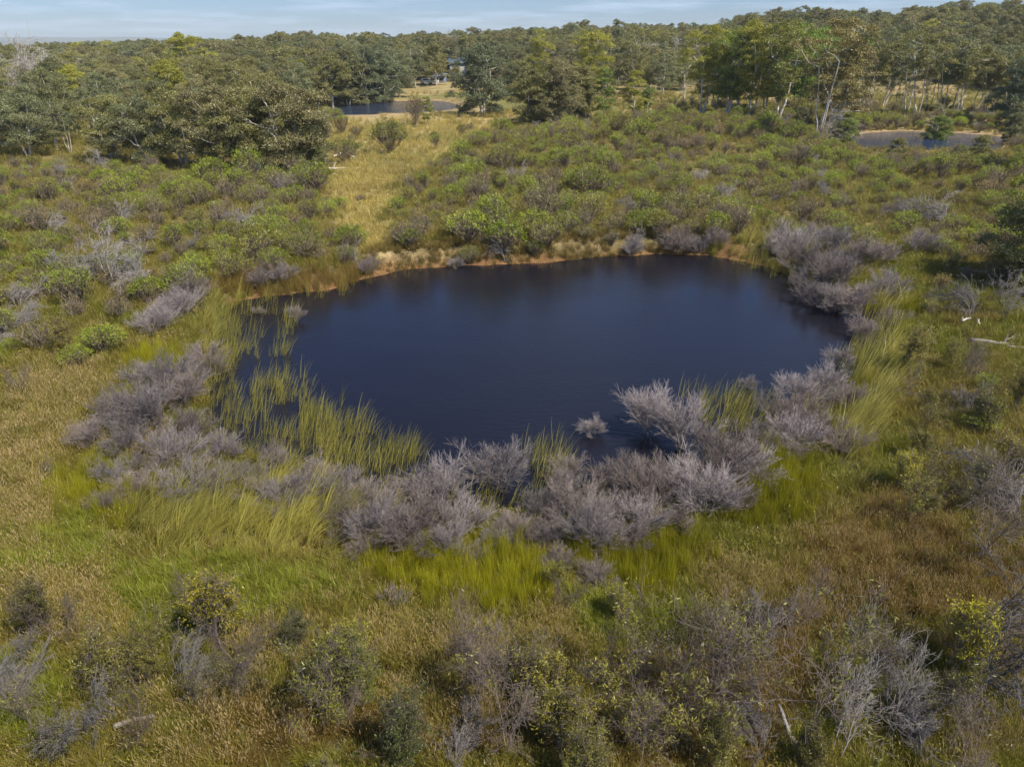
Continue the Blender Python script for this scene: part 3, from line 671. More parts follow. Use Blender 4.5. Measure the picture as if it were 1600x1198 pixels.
# ---------------------------------------------------------------- dead grey shrubs round the pond: (u, v of base, width px)
DEAD = [
 # left shore
 (250,520,55,0),(285,500,60,0),(300,470,50,1),(330,590,45,1),(325,565,50,1),(225,610,60,0),(270,620,70,0),(200,660,60,1),(245,680,75,0),(290,640,60,1),
 (205,715,60,0),(270,725,70,0),(300,690,60,1),(180,765,45,0),(215,775,50,1),(300,780,105,0),(345,770,60,1),(370,765,55,0),(430,735,40,1),(460,800,60,0),(500,760,50,1),(530,790,60,0),(415,790,60,1),(550,830,60,1),(350,720,45,0),(150,700,40,1),(170,800,40,1),(520,800,45,0),(540,850,45,1),(610,830,55,0),(640,870,50,1),(700,870,50,0),(800,840,50,1),(860,850,50,0),(880,780,45,0),(985,860,50,1),(960,820,55,0),(1055,830,55,1),(1080,760,60,0),(1150,800,50,1),(1190,700,50,0),(1260,690,45,1),(405,760,50,0),(485,780,48,1),(240,745,50,1),
 # near shore
 (580,800,70,1),(590,850,70,0),(660,850,120,1),(640,790,70,1),(690,790,80,0),(720,830,80,0),(780,775,98,0),(770,855,45,0),(850,810,55,0),(830,855,50,1),
 (900,820,80,1),(925,860,90,0),(890,765,50,1),(925,715,36,0),(960,780,70,1),(1000,840,100,0),(1010,790,80,1),(1010,710,75,0),(1060,720,85,0),(1050,770,90,1),
 (1100,800,110,0),(1130,745,80,1),(1160,750,70,0),(930,915,45,1),(615,945,36,0),(570,870,50,1),(745,880,35,1),(870,890,40,1),
 # right near corner
 (1165,628,20,0),(1240,640,60,0),(1285,620,55,0),(1235,700,65,0),(1310,705,70,1),(1210,670,60,1),(1250,655,45,1),(1310,580,36,0),(1330,640,45,1),(1240,720,40,1),
 # right shore
 (1230,400,60,0),(1270,385,60,1),(1300,400,60,0),(1250,425,60,1),(1290,430,70,0),(1340,420,55,1),(1265,460,60,0),(1310,460,60,1),(1260,495,50,0),(1300,500,60,0),(1340,500,60,1),
 (1370,415,50,1),(1385,470,50,0),(1395,510,45,1),(1430,400,45,0),(1345,540,40,1),
 # far shore and back left
 (1060,395,40,1),(1090,395,36,0),(985,400,26,0),(410,450,36,1),(440,440,36,0),(715,418,22,0),(1120,385,32,1),(575,428,28,1),(405,500,18,1),(465,525,22,1)]
def side_of(u, v):
    if v < 470 and 380 < u < 1135: return 'far shore'
    if u < 520 and v < 800: return 'left shore'
    if v > 705 and u < 1180: return 'near shore'
    if u > 1150 and v > 560: return 'pond shore at the near right'
    if u > 1150: return 'right shore'
    return 'near shore'
ONES = ['first', 'second', 'third', 'fourth', 'fifth', 'sixth', 'seventh', 'eighth', 'ninth', 'tenth', 'eleventh', 'twelfth', 'thirteenth', 'fourteenth', 'fifteenth', 'sixteenth', 'seventeenth', 'eighteenth', 'nineteenth']
NUM = ONES + [w for t, T_ in (('twentieth', 'twenty-'), ('thirtieth', 'thirty-'), ('fortieth', 'forty-'), ('fiftieth', 'fifty-')) for w in [t]+[T_+o for o in ONES[:9]]]
def ordn(k): return 'leftmost' if k == 0 else NUM[k]+' from the left'
bys = {}
for q in DEAD: bys.setdefault(side_of(q[0], q[1]), []).append(q)
for side, L_ in bys.items():
    for k, (u, v, w, warm) in enumerate(sorted(L_)):
        p = at(u, v); dist = math.sqrt(p[0]**2+p[1]**2+(CAMH-p[2])**2); wm = w*dist/FPX
        p[2] = max(p[2], -0.05)
        w = w*0.88 if w > 80 else w; wm = w*dist/FPX
        base = (np.array([0.285, 0.252, 0.248]) if not warm else np.array([0.255, 0.213, 0.195]))*RNG.uniform(0.68, 1.25)
        j = int(RNG.integers(0, 6)); s = wm*(0.84 if u > 1220 and v < 560 else 0.98)/dims(DS[j])[1]; e = place('dead_shrub', DS[j], p, RNG.random()*6.28, (s, s, s*RNG.uniform(0.72, 0.92)), base, tilt=(RNG.normal()*0.08, 0.06+RNG.normal()*0.08))
        size = 'small' if w < 45 else 'large' if w > 85 else 'medium'
        tag(e, f"{size} {'brownish' if warm else 'silvery'} leafless shrub, {ordn(k)} on the {side}", 'dead shrub', 'grey leafless shrubs round the large pond')

# ---------------------------------------------------------------- bare dead bushes with white arching branches: (u, v, height px, proto, shade, label)
BARE = [
 (90,385,42,0,1.1,'small silvery arching dead bush in the green scrub, left of the tallest white ones'),
 (185,452,85,0,1.1,'tall silvery dead bush with a bent-over top in the scrub left of the pond'),
 (232,452,80,1,1.25,'white dead bush with stiff level branches beside the bent-over one'),
 (185,360,36,3,1.0,'thin pale dead bush standing above the green scrub at the left'),
 (100,440,42,2,0.95,'low silvery dead bush with drooping ends at the far left of the pond'),
 (135,455,40,4,0.95,'low tangled silvery dead bush just left of the bent-over one'),
 (30,490,40,2,0.9,'grey dead bush leaning right in the scrub at the left edge'),
 (12,530,36,4,0.85,'dull grey dead bush low at the left edge, level with the pond'),
 (400,375,40,4,0.9,'grey tangled dead bush in the scrub behind the back left corner of the pond'),
 (440,310,30,2,0.9,'small pale dead bush in the scrub below the left tree clump'),
 (300,395,30,5,0.85,'short grey dead bush in the scrub above the back left reeds'),
 (1000,345,30,4,0.9,'grey dead bush in the middle of the scrub behind the pond'),
 (1130,318,30,2,1.0,'pale dead bush in the scrub above the right end of the pond'),
 (985,392,36,5,0.9,'grey dead bush on the earth bank behind the pond'),
 (790,408,34,4,1.0,'white tangled dead bush at the waterline of the far bank'),
 (560,412,26,4,0.85,'small grey dead bush by the waterline at the back left of the pond'),
 (1045,392,30,4,0.9,'low grey dead bush at the right end of the far bank'),
 (1480,360,38,4,0.95,'pale tangled dead bush in the scrub beside the dark shade at the right'),
 (1415,350,32,2,0.85,'grey drooping dead bush in the scrub above the right shore'),
 (1300,330,28,5,0.8,'thin grey dead bush in the scrub above the right shore shrubs'),
 (1240,310,26,1,0.85,'small pale dead bush high in the scrub right of the pond'),
 (1510,500,50,2,0.7,'brown arching dead bush beyond the white branches on the right grass'),
 (1570,500,60,0,0.7,'brown leaning dead bush at the right edge above the pale log'),
 (1500,650,40,2,0.6,'dark arched dead bush casting shade on the right grass'),
 (1590,760,80,1,0.95,'white dead bush with tangled branches at the right edge'),
 (1595,830,70,4,0.8,'grey dead bush low at the right edge of the grass'),
 (1180,1010,70,2,0.65,'dark arched dead bush with shade below it, right of the bottom middle'),
 (60,1040,60,1,0.9,'spiky pale dead bush in the grass at the bottom left'),
 (140,1150,90,5,0.75,'dead bush with white branches at the bottom left corner'),
 (20,1110,60,2,0.8,'pale dead branches reaching in at the left edge near the bottom'),
 (310,1100,80,0,0.75,'drooping grey dead bush in the grass at the lower left'),
 (715,1215,50,4,0.85,'low heap of grey dead twigs at the bottom middle'),
 (1180,1190,85,2,0.7,'grey dead bush with a sweeping arch at the bottom right'),
 (1400,1150,110,0,0.8,'wide dead bush with long white sagging branches at the bottom right'),
 (1300,1190,100,3,0.95,'pale dead stems standing in a thin group at the bottom right'),
 (1500,1060,190,5,0.55,'tall dark dead bush with fine curling twigs on the brown grass at the right'),
 (1440,1200,60,4,0.75,'low dead branches at the bottom edge on the right')]
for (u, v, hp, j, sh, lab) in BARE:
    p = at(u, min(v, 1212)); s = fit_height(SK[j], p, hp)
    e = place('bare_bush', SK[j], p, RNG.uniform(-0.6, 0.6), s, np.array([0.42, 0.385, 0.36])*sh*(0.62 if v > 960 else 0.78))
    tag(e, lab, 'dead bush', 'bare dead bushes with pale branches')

# ---------------------------------------------------------------- saplings and leafy bushes in the foreground: (u, v, height px, proto, leaf colour, label)
YG = (0.24, 0.24, 0.02); OG = (0.12, 0.12, 0.03); DG = (0.07, 0.085, 0.025)
SAPS = [
 (110,560,60,4,(0.16,0.15,0.03),'yellow-green leafy bush left of the pond where scrub meets open grass'),
 (1425,590,75,4,(0.19,0.18,0.05),'yellow-green leafy bush right of the pond, beside the right shore reeds'),
 (1485,440,40,4,(0.15,0.15,0.05),'small leafy bush in the grass beside the dark shade at the right'),
 (1400,765,65,3,YG,'small bush with bright yellow leaves right of the near right corner of the pond'),
 (1580,650,75,4,(0.18,0.17,0.035),'leafy yellow-green bush at the right edge, level with the near shore'),
 (1570,760,70,3,(0.17,0.16,0.03),'leafy sapling at the right edge among dead twigs'),
 (1435,790,90,0,OG,'thin sapling with few leaves right of the yellow-leaved bush'),
 (1530,880,160,5,OG,'bare thin sapling standing at the right of the brown grass'),
 (1480,1050,105,3,YG,'bush with bright yellow-green leaves below the tall dark dead bush'),
 (1270,660,60,5,OG,'bare brown sapling by the near right corner of the pond'),
 (1400,640,70,0,DG,'dark thin sapling right of the pond below the leafy bush'),
 (1510,600,60,5,OG,'bare brown sapling on the shaded grass at the right'),
 (350,1010,110,3,(0.17,0.16,0.02),'leafy yellow-green sapling with dense top in the lower left grass'),
 (385,1060,120,5,OG,'dark bare sapling with fine twigs in the lower left grass'),
 (375,1105,90,2,OG,'forked bare sapling standing in brown grass at the lower left'),
 (510,1140,150,1,(0.11,0.12,0.03),'green broad sapling with a pale stem at the lower left of centre'),
 (545,1060,90,3,(0.16,0.17,0.025),'leafy sapling with yellow-green top left of the bottom middle'),
 (180,1090,90,3,(0.12,0.12,0.035),'low leafy bush with dark twigs at the bottom left'),
 (240,1080,70,4,(0.13,0.13,0.03),'low green leafy bush between the dead bushes at the bottom left'),
 (100,1180,60,3,(0.10,0.11,0.03),'low dark leafy bush at the bottom left corner'),
 (300,960,70,5,OG,'thin dark bare sapling in the green grass at the left'),
 (745,1130,150,2,OG,'bare sapling with an upright grey crown at the bottom middle'),
 (790,1180,150,5,OG,'second bare sapling, just right of the upright grey one at the bottom middle'),
 (930,1150,120,1,(0.15,0.15,0.03),'sparse leafy sapling right of the bottom middle'),
 (850,1110,90,3,(0.14,0.14,0.025),'low leafy sapling in the grass at the bottom middle'),
 (1000,1120,160,0,(0.14,0.14,0.03),'tall thin sapling with scattered leaves, bottom right of centre'),
 (1060,1060,110,5,OG,'bare brown sapling in the grass below the near shore'),
 (1050,1180,130,1,(0.14,0.14,0.03),'leafy thin sapling at the bottom edge right of centre'),
 (880,1190,100,3,(0.13,0.13,0.025),'low leafy bush at the bottom edge right of the middle'),
 (960,975,60,3,(0.18,0.19,0.02),'small yellow-green leafy bush just below the near shore'),
 (1105,1150,190,2,OG,'bare sapling with two pale stems at the bottom right'),
 (1120,1010,80,1,(0.17,0.17,0.03),'leafy sapling beside the dark arched dead bush'),
 (1235,1180,220,0,(0.11,0.12,0.04),'tall grey-stemmed sapling with a thin olive top at the bottom right'),
 (1250,990,90,5,OG,'bare grey sapling in the brown grass at the lower right'),
 (1155,1060,110,1,(0.12,0.13,0.03),'thin olive sapling left of the tall grey-stemmed one'),
 (1000,1200,110,2,OG,'bare dark sapling at the bottom edge'),
 (40,620,50,5,OG,'bare grey sapling at the left edge beside the pale grass'),
 (85,750,40,5,OG,'small brown bare bush in the open grass at the left'),
 (885,960,70,5,OG,'small dark bare sapling below the bright green rushes'),
 (860,925,50,3,(0.16,0.17,0.02),'small leafy bush at the edge of the bright green rushes'),
 (640,1190,100,4,(0.05,0.065,0.02),'dark green dense bush at the bottom edge left of the middle'),
 (470,1030,70,4,(0.06,0.07,0.025),'dark green leafy bush in the grass left of the bottom middle'),
 (565,1100,90,4,(0.09,0.11,0.025),'green bush with feathery top beside the pale-stemmed sapling'),
 (1540,680,60,3,(0.10,0.11,0.03),'low dark leafy bush in the shade at the right'),
 (1450,680,55,1,(0.12,0.12,0.03),'low thin sapling on the shaded grass at the right')]
SPH = [3.4, 3.2, 3.9, 2.8, 3.2, 3.4]
for (u, v, hp, j, col, lab) in SAPS:
    p = at(u, min(v, 1212)); s = fit_height(SAP[j], p, hp)
    e = place('sapling', SAP[j], p, RNG.random()*6.28, s, np.array(col)*1.05, twigcol=np.array([0.20, 0.16, 0.135])*RNG.uniform(0.7, 1.2), tilt=(RNG.normal()*0.06, RNG.normal()*0.08))
    tag(e, lab, 'sapling', 'saplings and leafy bushes in the grass')

# many more thin saplings in the tangle along the bottom and the right
ex = []; tr = 0
while len(ex) < 34 and tr < 3000:
    tr += 1
    if RNG.random() < 0.68: u, v = RNG.uniform(0, 1600), RNG.uniform(990, 1250)
    else: u, v = RNG.uniform(1400, 1640), RNG.uniform(560, 960)
    if v < 1000 and 500 < u < 900: continue
    if 560 < u < 700 and 1000 < v < 1130: continue
    if 1250 < u < 1480 and 880 < v < 1010: continue
    p = at(u, v)
    if all((p[0]-a[0])**2+(p[1]-a[1])**2 < 1e9 and (p[0]-a[0])**2+(p[1]-a[1])**2 > 0.55 for a in ex):
        ex.append(p); j = int(RNG.choice([5, 5, 2, 0, 1, 3, 4])); leafy = j in (3, 4)
        e = place('sapling', SAP[j], p, RNG.random()*6.28, RNG.uniform(0.28, 0.5), np.array([0.12, 0.125, 0.028])*RNG.uniform(0.6, 1.3), twigcol=np.array([0.20, 0.16, 0.13])*RNG.uniform(0.5, 1.2), tilt=(RNG.normal()*0.12, RNG.normal()*0.14))
        where = ('in the tangle along the bottom left' if u < 530 else 'in the tangle along the bottom middle' if u < 1060 else 'in the tangle along the bottom right') if v > 980 else 'among the shaded grass by the right edge'
        look = 'low leafy bush' if leafy else 'thin twiggy bare sapling' if j in (5, 2) else 'thin sapling with few leaves'
        tag(e, f"{look} {where}", 'sapling', f"{look} {where}")

# ---------------------------------------------------------------- scrub: bushes behind and beside the pond
def bush_color(x, y, r):
    n = fbm(x, y, 9, 81); r = float(np.clip(r-0.12+1.1*(fbm(x, y, 14, 83)-0.5), 0, 1))
    if r < 0.30: return np.array([0.150, 0.195, 0.025])*(0.8+0.5*n)
    if r < 0.62: return np.array([0.140, 0.150, 0.034])*(0.8+0.5*n)
    if r < 0.85: return np.array([0.160, 0.135, 0.050])*(0.75+0.5*n)
    return np.array([0.19, 0.155, 0.09])
def region_of(u, v):
    if u < 520: return 'left of the pond' if v > 400 else 'below the left tree clump'
    if u > 1380: return 'above the right shore' if v > 300 else 'round the dam at the back right'
    if v > 330: return 'behind the far bank of the pond'
    return 'in the middle scrub behind the pond' if u < 1000 else 'in front of the tall gum trees'
pts = []
xx, yy = sample(26000, -130, 130, 24, 190); zz = height(xx, yy); uu, vv = proj(xx, yy, zz)
dens = np.zeros(len(xx)); nn = fbm(xx, yy, 8, 88)
for P in SCRUB: dens = np.maximum(dens, inpoly(uu, vv, P)*0.9)
dens = np.where((uu < 330) & (vv > 270) & (vv < 600), dens*1.0, dens)
edge = inpoly(uu, vv, np.array([(500,184),(790,207),(700,222),(640,262),(600,400),(560,410),(505,272)], float)); dens = np.where(edge, 0.10*sst(0.5, 0.7, nn)+0.02, dens)
ug = inpoly(uu, vv, np.array([(1050,165),(1200,172),(1340,178),(1600,180),(2000,190),(2000,300),(1330,222),(1060,182)], float)); dens = np.where(ug, 0.8, dens)
rs = inpoly(uu, vv, np.array([(1400,395),(1600,480),(2400,600),(2400,900),(1600,860),(1420,700)], float)); dens = np.where(rs, 0.10, dens)
dens = dens*np.where(yy > 95, 0.85, 1.0)*np.where((nn < 0.475) & (uu > 520), 0.2, np.where(nn < 0.42, 0.35, 1.0))
dens = np.where((sdist(xx, yy, P1) < 0.7) | ((sdist(xx, yy, P3) < 7) & (uu < 1575) & (vv > 215)) | (sdist(xx, yy, P3) < 1) | (sdist(xx, yy, P2) < 14), 0, dens)
cand = np.where(RNG.random(len(xx)) < dens)[0]; grid = {}; chosen = []
for i in cand:
    k = (int(xx[i]//1.5), int(yy[i]//1.5)); ok = True
    for a in (-1, 0, 1):
        for b in (-1, 0, 1):
            for j in grid.get((k[0]+a, k[1]+b), ()):
                if (xx[i]-xx[j])**2+(yy[i]-yy[j])**2 < 1.25**2: ok = False
    if ok: grid.setdefault(k, []).append(i); chosen.append(i)
chosen = np.array(chosen); vis = (np.abs(uu[chosen]-800) < 806)
order = chosen[np.argsort(np.where(vis, 0, 1e6)+yy[chosen])]; print('bushes', len(order))
rr = np.clip(RNG.random(len(order))-0.08, 0, 1); pk = np.where(rr < 0.62, RNG.integers(0, 3, len(order)), np.where(rr < 0.85, RNG.integers(3, 6, len(order)), 4)); pk = np.where((rr > 0.3) & (rr < 0.62) & (RNG.random(len(order)) < 0.4), 5, pk)
ss = RNG.uniform(0.45, 1.15, len(order))*(0.55+0.9*fbm(xx[order], yy[order], 11, 99)); ss = np.where(RNG.random(len(order)) < 0.08, ss*1.55, ss); tints = np.array([bush_color(xx[i], yy[i], r) for i, r in zip(order, rr)])*RNG.uniform(0.8, 1.2, (len(order), 1))
NB = 300
for q in range(min(NB, len(order))):
    i = order[q]; e = place('scrub_bush', BP[pk[q]], (xx[i], yy[i], zz[i]), RNG.random()*6.28, (ss[q], ss[q], ss[q]*RNG.uniform(0.8, 1.1)), tints[q])
    look = 'bright green' if rr[q] < 0.30 else 'olive green' if rr[q] < 0.62 else 'brownish half-dead' if rr[q] < 0.85 else 'grey twiggy'
    tag(e, f"{look} low scrub bush {region_of(uu[i], vv[i])}", 'bush', f"{look} scrub bushes {region_of(uu[i], vv[i])}")
i = order[NB:]; q = slice(NB, None)
scatter('scrub_thicket', np.stack([xx[i], yy[i], zz[i]], 1), np.stack([0*xx[i], 0*xx[i], RNG.random(len(i))*6.28], 1), ss[q], pk[q], tints[q], BFAR, 'dense low green and brown scrub spreading behind the pond to the trees', 'scrub')
m_ = RNG.random(len(i)) < 0.05; j_ = i[m_]
SKF = []
for k in (1, 4, 5):
    f = MB()
    for _, me_ in SK[k]:
        a_ = np.empty(len(me_.vertices)*3, np.float32); me_.vertices.foreach_get('co', a_); b_ = np.empty(len(me_.loops), np.int32); me_.loops.foreach_get('vertex_index', b_)
        f.add(a_.reshape(-1, 3), q=b_.reshape(-1, 4))
    SKF.append(f.mesh('bare_far', [M_dead_i]))
scatter('dead_brushwood', np.stack([xx[j_]+0.6, yy[j_]+0.4, zz[j_]], 1), np.stack([0*xx[j_], 0*xx[j_], RNG.random(len(j_))*6.28], 1), RNG.uniform(0.5, 0.9, len(j_)), RNG.integers(0, 3, len(j_)), np.tile([0.34, 0.31, 0.29], (len(j_), 1))*RNG.uniform(0.6, 1.2, (len(j_), 1)), SKF, 'grey dead brushwood scattered through the far scrub', 'dead wood')
# brighter bushes one can pick out
for (u, v, w, lab) in [(550,392,44,'bright green dense bush at the back left corner of the pond'),(790,395,56,'large bright green bush standing on the far bank of the pond'),(640,388,34,'small bright green bush left of the middle of the far bank'),
    (540,412,30,'low green bush at the waterline of the back left corner'),(875,355,46,'bright green bush in the scrub above the far bank'),(1050,350,50,'large grey-green bush in the scrub above the right end of the far bank'),
    (1020,365,40,'bright green bush beside the large grey-green one behind the pond'),(480,408,50,'wide green bush on the pale grass at the back left of the pond'),(735,412,30,'low leafy bush hanging at the waterline of the far bank'),
    (835,400,30,'leafy green bush at the foot of the far bank'),(540,258,40,'green bush beside the white fallen branches'),(535,212,24,'round brown bush at the top of the open grass strip'),
    (558,216,18,'narrow brown bush right of the round brown one'),(610,240,50,'wide olive bush in the open grass strip'),(650,195,34,'green bush below the small tree by the brown dam'),(490,300,36,'green bush under the right end of the left tree clump'),
    (215,240,40,'green bush at the foot of the left trees')]:
    p = at(u, v); dist = math.hypot(p[0], p[1]); s = w*dist/FPX/2.1
    br = 'brown' in lab; col = (0.12, 0.10, 0.05) if br else (0.125, 0.175, 0.02) if 'bright' in lab else (0.11, 0.13, 0.035)
    e = place('scrub_bush', BP[(1, 0, 2)[u % 3]], p, RNG.random()*6.28, s*1.1, np.array(col)); tag(e, lab, 'bush')

# ---------------------------------------------------------------- trees: (u, v base, height px, kind, colour, label)
OLV = (0.115, 0.113, 0.046); BRN = (0.116, 0.109, 0.058); GRY = (0.100, 0.110, 0.062); YEL = (0.160, 0.160, 0.030); GRN = (0.105, 0.135, 0.032); BLU = (0.082, 0.097, 0.060)
DKB = (0.085, 0.090, 0.045)
TREES = [
 (180,252,82,'spread',OLV,'broad olive gum tree at the left end of the left tree clump'),
 (235,258,92,'spread',GRY,'grey-green gum tree second from the left in the left clump'),
 (290,262,100,'spread',OLV,'spreading gum tree with a rounded olive crown in the left clump'),
 (345,268,108,'spread',BRN,'brownish spreading gum tree in the middle of the left clump'),
 (400,270,112,'spread',OLV,'large olive gum tree right of the middle of the left clump'),
 (455,272,118,'spread',BRN,'tall brownish gum tree near the right end of the left clump'),
 (485,270,88,'dense',DKB,'dark dense gum tree at the right end of the left clump'),
 (420,235,90,'spread',OLV,'olive gum tree behind the right part of the left clump'),
 (330,238,85,'spread',GRY,'grey-green gum tree behind the middle of the left clump'),
 (255,236,75,'round',OLV,'olive gum tree behind the left part of the left clump'),
 (45,245,80,'spread',GRY,'grey-green gum tree with bare lower limbs at the left edge'),
 (110,240,72,'leaning',GRY,'leaning many-stemmed gum tree left of the left clump'),
 (5,235,80,'round',OLV,'olive gum tree cut by the left edge of the picture'),
 (150,222,75,'leaning',GRY,'gum tree with slanting pale stems behind the leaning one'),
 (60,215,75,'round',GRY,'grey-green gum tree behind the left edge trees'),
 (305,160,90,'tall',YEL,'tall yellow-green gum with pale trunks standing above the left clump'),
 (95,165,55,'round',YEL,'yellow-green tree among the dark forest at the left'),
 (130,150,50,'round',(0.15,0.145,0.03),'second yellow-green tree among the dark forest at the left'),
 (755,181,102,'dense',BLU,'dense blue-green gum standing alone right of the brown dam'),
 (830,196,84,'dense',OLV,'olive rounded tree at the left of the dense group beyond the scrub'),
 (868,196,94,'dense',BRN,'brown-olive rounded tree in the middle of the dense group beyond the scrub'),
 (900,190,76,'dense',OLV,'olive rounded tree at the right of the dense group beyond the scrub'),
 (942,192,72,'slender',GRN,'slender green gum right of the dense group'),
 (915,192,60,'slender',OLV,'slender olive gum with pale stems against the dense group'),
 (990,192,76,'slender',YEL,'narrow yellow-green gum standing alone on the open grass'),
 (1010,185,48,'slender',GRN,'short narrow green gum right of the lone narrow one'),
 (845,152,76,'tall',YEL,'yellow-green gum behind the dense group'),
 (925,160,92,'tall',YEL,'tall yellow-green gum with a pale trunk behind the dense group'),
 (980,150,70,'round',OLV,'dark olive gum beyond the lone narrow tree'),
 (1035,150,62,'round',GRY,'grey-green gum left of the tall right-hand stand'),
 (1070,160,60,'sparse',GRY,'thin low gum at the left foot of the tall right-hand stand'),
 (1095,180,118,'tall',YEL,'leftmost tall yellow-green gum of the right-hand stand'),
 (1135,182,122,'tall',GRN,'second tall gum from the left in the right-hand stand, green crown'),
 (1172,185,128,'tall',YEL,'third tall gum of the right-hand stand, yellow-green crown'),
 (1215,190,138,'tall',(0.12,0.13,0.035),'tall gum with a blue-white trunk in the right-hand stand'),
 (1240,180,125,'tall',(0.10,0.15,0.025),'bright green gum in the middle of the right-hand stand'),
 (1277,222,165,'leaning',(0.125,0.108,0.045),'tall brown-crowned gum with several white stems at the front of the stand'),
 (1310,200,120,'round',(0.115,0.10,0.045),'brown-crowned gum behind the white-stemmed one'),
 (1290,165,112,'tall',GRN,'green gum behind the brown-crowned ones'),
 (1345,182,112,'leaning',OLV,'leaning white-trunked gum left above the back right dam'),
 (1380,165,105,'tall',GRY,'upright grey-green gum above the back right dam'),
 (1432,188,115,'leaning',OLV,'thick white-trunked gum behind the back right dam'),
 (1470,180,110,'leaning',GRY,'grey-green gum leaning right behind the back right dam'),
 (1500,182,98,'leaning',OLV,'white-trunked gum right of the back right dam'),
 (1538,180,90,'leaning',GRY,'leaning gum with several white stems near the right edge'),
 (1570,185,95,'leaning',OLV,'leaning white-stemmed gum at the right edge behind the dam'),
 (1595,200,110,'dense',BLU,'dark blue-green tree at the right edge'),
 (1455,222,60,'sparse',BRN,'thin brownish tree at the far bank of the back right dam'),
 (682,134,58,'round',OLV,'spreading gum tree beside the blue shed'),
 (650,138,60,'tall',GRY,'gum with a white forked trunk left of the blue shed'),
 (625,152,66,'round',GRY,'rounded grey-green gum at the right end of the trees behind the brown dam'),
 (600,160,78,'dense',BLU,'dark blue-green tree behind the brown dam, second from its right end'),
 (575,163,80,'round',BLU,'tall blue-green gum behind the middle of the brown dam'),
 (545,166,82,'dense',DKB,'dark gum behind the left part of the brown dam'),
 (520,168,76,'round',OLV,'olive gum behind the left end of the brown dam'),
 (520,150,60,'tall',(0.13,0.105,0.05),'brownish slender-trunked gum left of the brown dam'),
 (668,198,42,'slender',(0.13,0.14,0.04),'small thin tree standing in front of the brown dam'),
 (590,275,0,'',None,'')]
occ = []
HSC = {k: TPH[k] for k in TP}
def put_tree(x, y, z, s, kind, j, col, label, group=None):
    e = place('gum_tree', TP[kind][j % len(TP[kind])], (x, y, z), RNG.random()*6.28, (s, s, s*RNG.uniform(0.93, 1.07)), np.array(col)*RNG.uniform(0.9, 1.1))
    tag(e, label, 'tree', group); return e
for n_, (u, v, hp, kind, col, lab) in enumerate(TREES):
    if not kind: continue
    p = at(u, v); s = hp/FPX*0.99*math.hypot(p[1], 14)/HSC[kind]*(1.12 if kind == 'spread' else 1)
    put_tree(p[0], p[1], p[2], s, kind, n_, col, lab); occ.append((p[0], p[1], 3.5))
for (u, v, hp, kind, c, lab) in [(741,127,26,'round',GRY,'small rounded gum in front of the pale house'),(712,126,20,'dense',OLV,'small bushy tree at the left front of the pale house')]:
    p = at(u, v); put_tree(p[0], p[1], p[2], hp/FPX*0.99*math.hypot(p[1], 14)/HSC[kind], kind, 1, c, lab)
for k, (u, v, hp, kind, c, lab) in enumerate([(1360,178,95,'leaning',OLV,'olive'),(1400,176,100,'leaning',GRY,'grey-green'),(1415,184,92,'sparse',BRN,'thin brownish'),(1450,176,88,'leaning',OLV,'olive'),(1485,176,92,'leaning',GRY,'grey-green'),
    (1520,178,85,'leaning',OLV,'olive'),(1555,176,90,'leaning',GRY,'grey-green'),(1585,178,95,'leaning',OLV,'olive'),(1620,185,95,'leaning',OLV,'olive'),(1118,172,100,'tall',YEL,'yellow-green'),(1155,174,104,'tall',GRN,'green'),(1195,176,108,'tall',YEL,'yellow-green'),(1255,172,112,'tall',GRN,'green'),(1320,172,105,'tall',GRN,'green')]):
    p = at(u, v); s_ = hp/FPX*0.99*math.hypot(p[1], 14)/HSC[kind]
    put_tree(p[0], p[1], p[2], s_, kind, k, c, f"{lab} gum tree in the back row {'of the tall right-hand stand' if u < 1340 else 'of pale-stemmed gums behind the back right dam'}", 'back row gums at the right'); occ.append((p[0], p[1], 3.5))
for (u, v, hp, c, lab) in [(1322,226,38,GRN,'bushy green tree at the left end of the back right dam'),(1462,228,46,GRN,'bushy green tree in front of the middle of the back right dam'),(1400,252,34,OLV,'low bushy olive tree before the back right dam'),
    (1530,252,40,OLV,'low bushy olive tree before the right end of the back right dam'),(1495,262,34,GRN,'low bushy green tree below the back right dam'),(1580,225,44,DKB,'dark bushy tree at the right end of the back right dam'),
    (1250,200,30,DKB,'dark low bushy tree under the tall right-hand stand'),(1200,200,24,OLV,'low olive bush-like tree under the tall right-hand stand'),(1150,190,22,GRN,'low green bush-like tree under the left of the tall stand'),(1305,225,34,DKB,'dark low tree beside the white-stemmed gum')]:
    p = at(u, v); put_tree(p[0], p[1], p[2], hp/FPX*0.99*math.hypot(p[1], 14)/11, 'dense', int(u) % 2, c, lab); occ.append((p[0], p[1], 2))
# a tree just outside the right edge whose shade falls on the grass inside the picture
p = at(1640, 455); put_tree(p[0], p[1], p[2], 0.75, 'dense', 0, OLV, 'gum tree just beyond the right edge that shades the grass'); occ.append((p[0], p[1], 4))
p = at(1588, 278); put_tree(p[0]+2.2, p[1], p[2], 0.62, 'leaning', 1, OLV, 'small leaning gum with thin white stems at the right edge beyond the scrub'); occ.append((p[0]+2, p[1], 4))
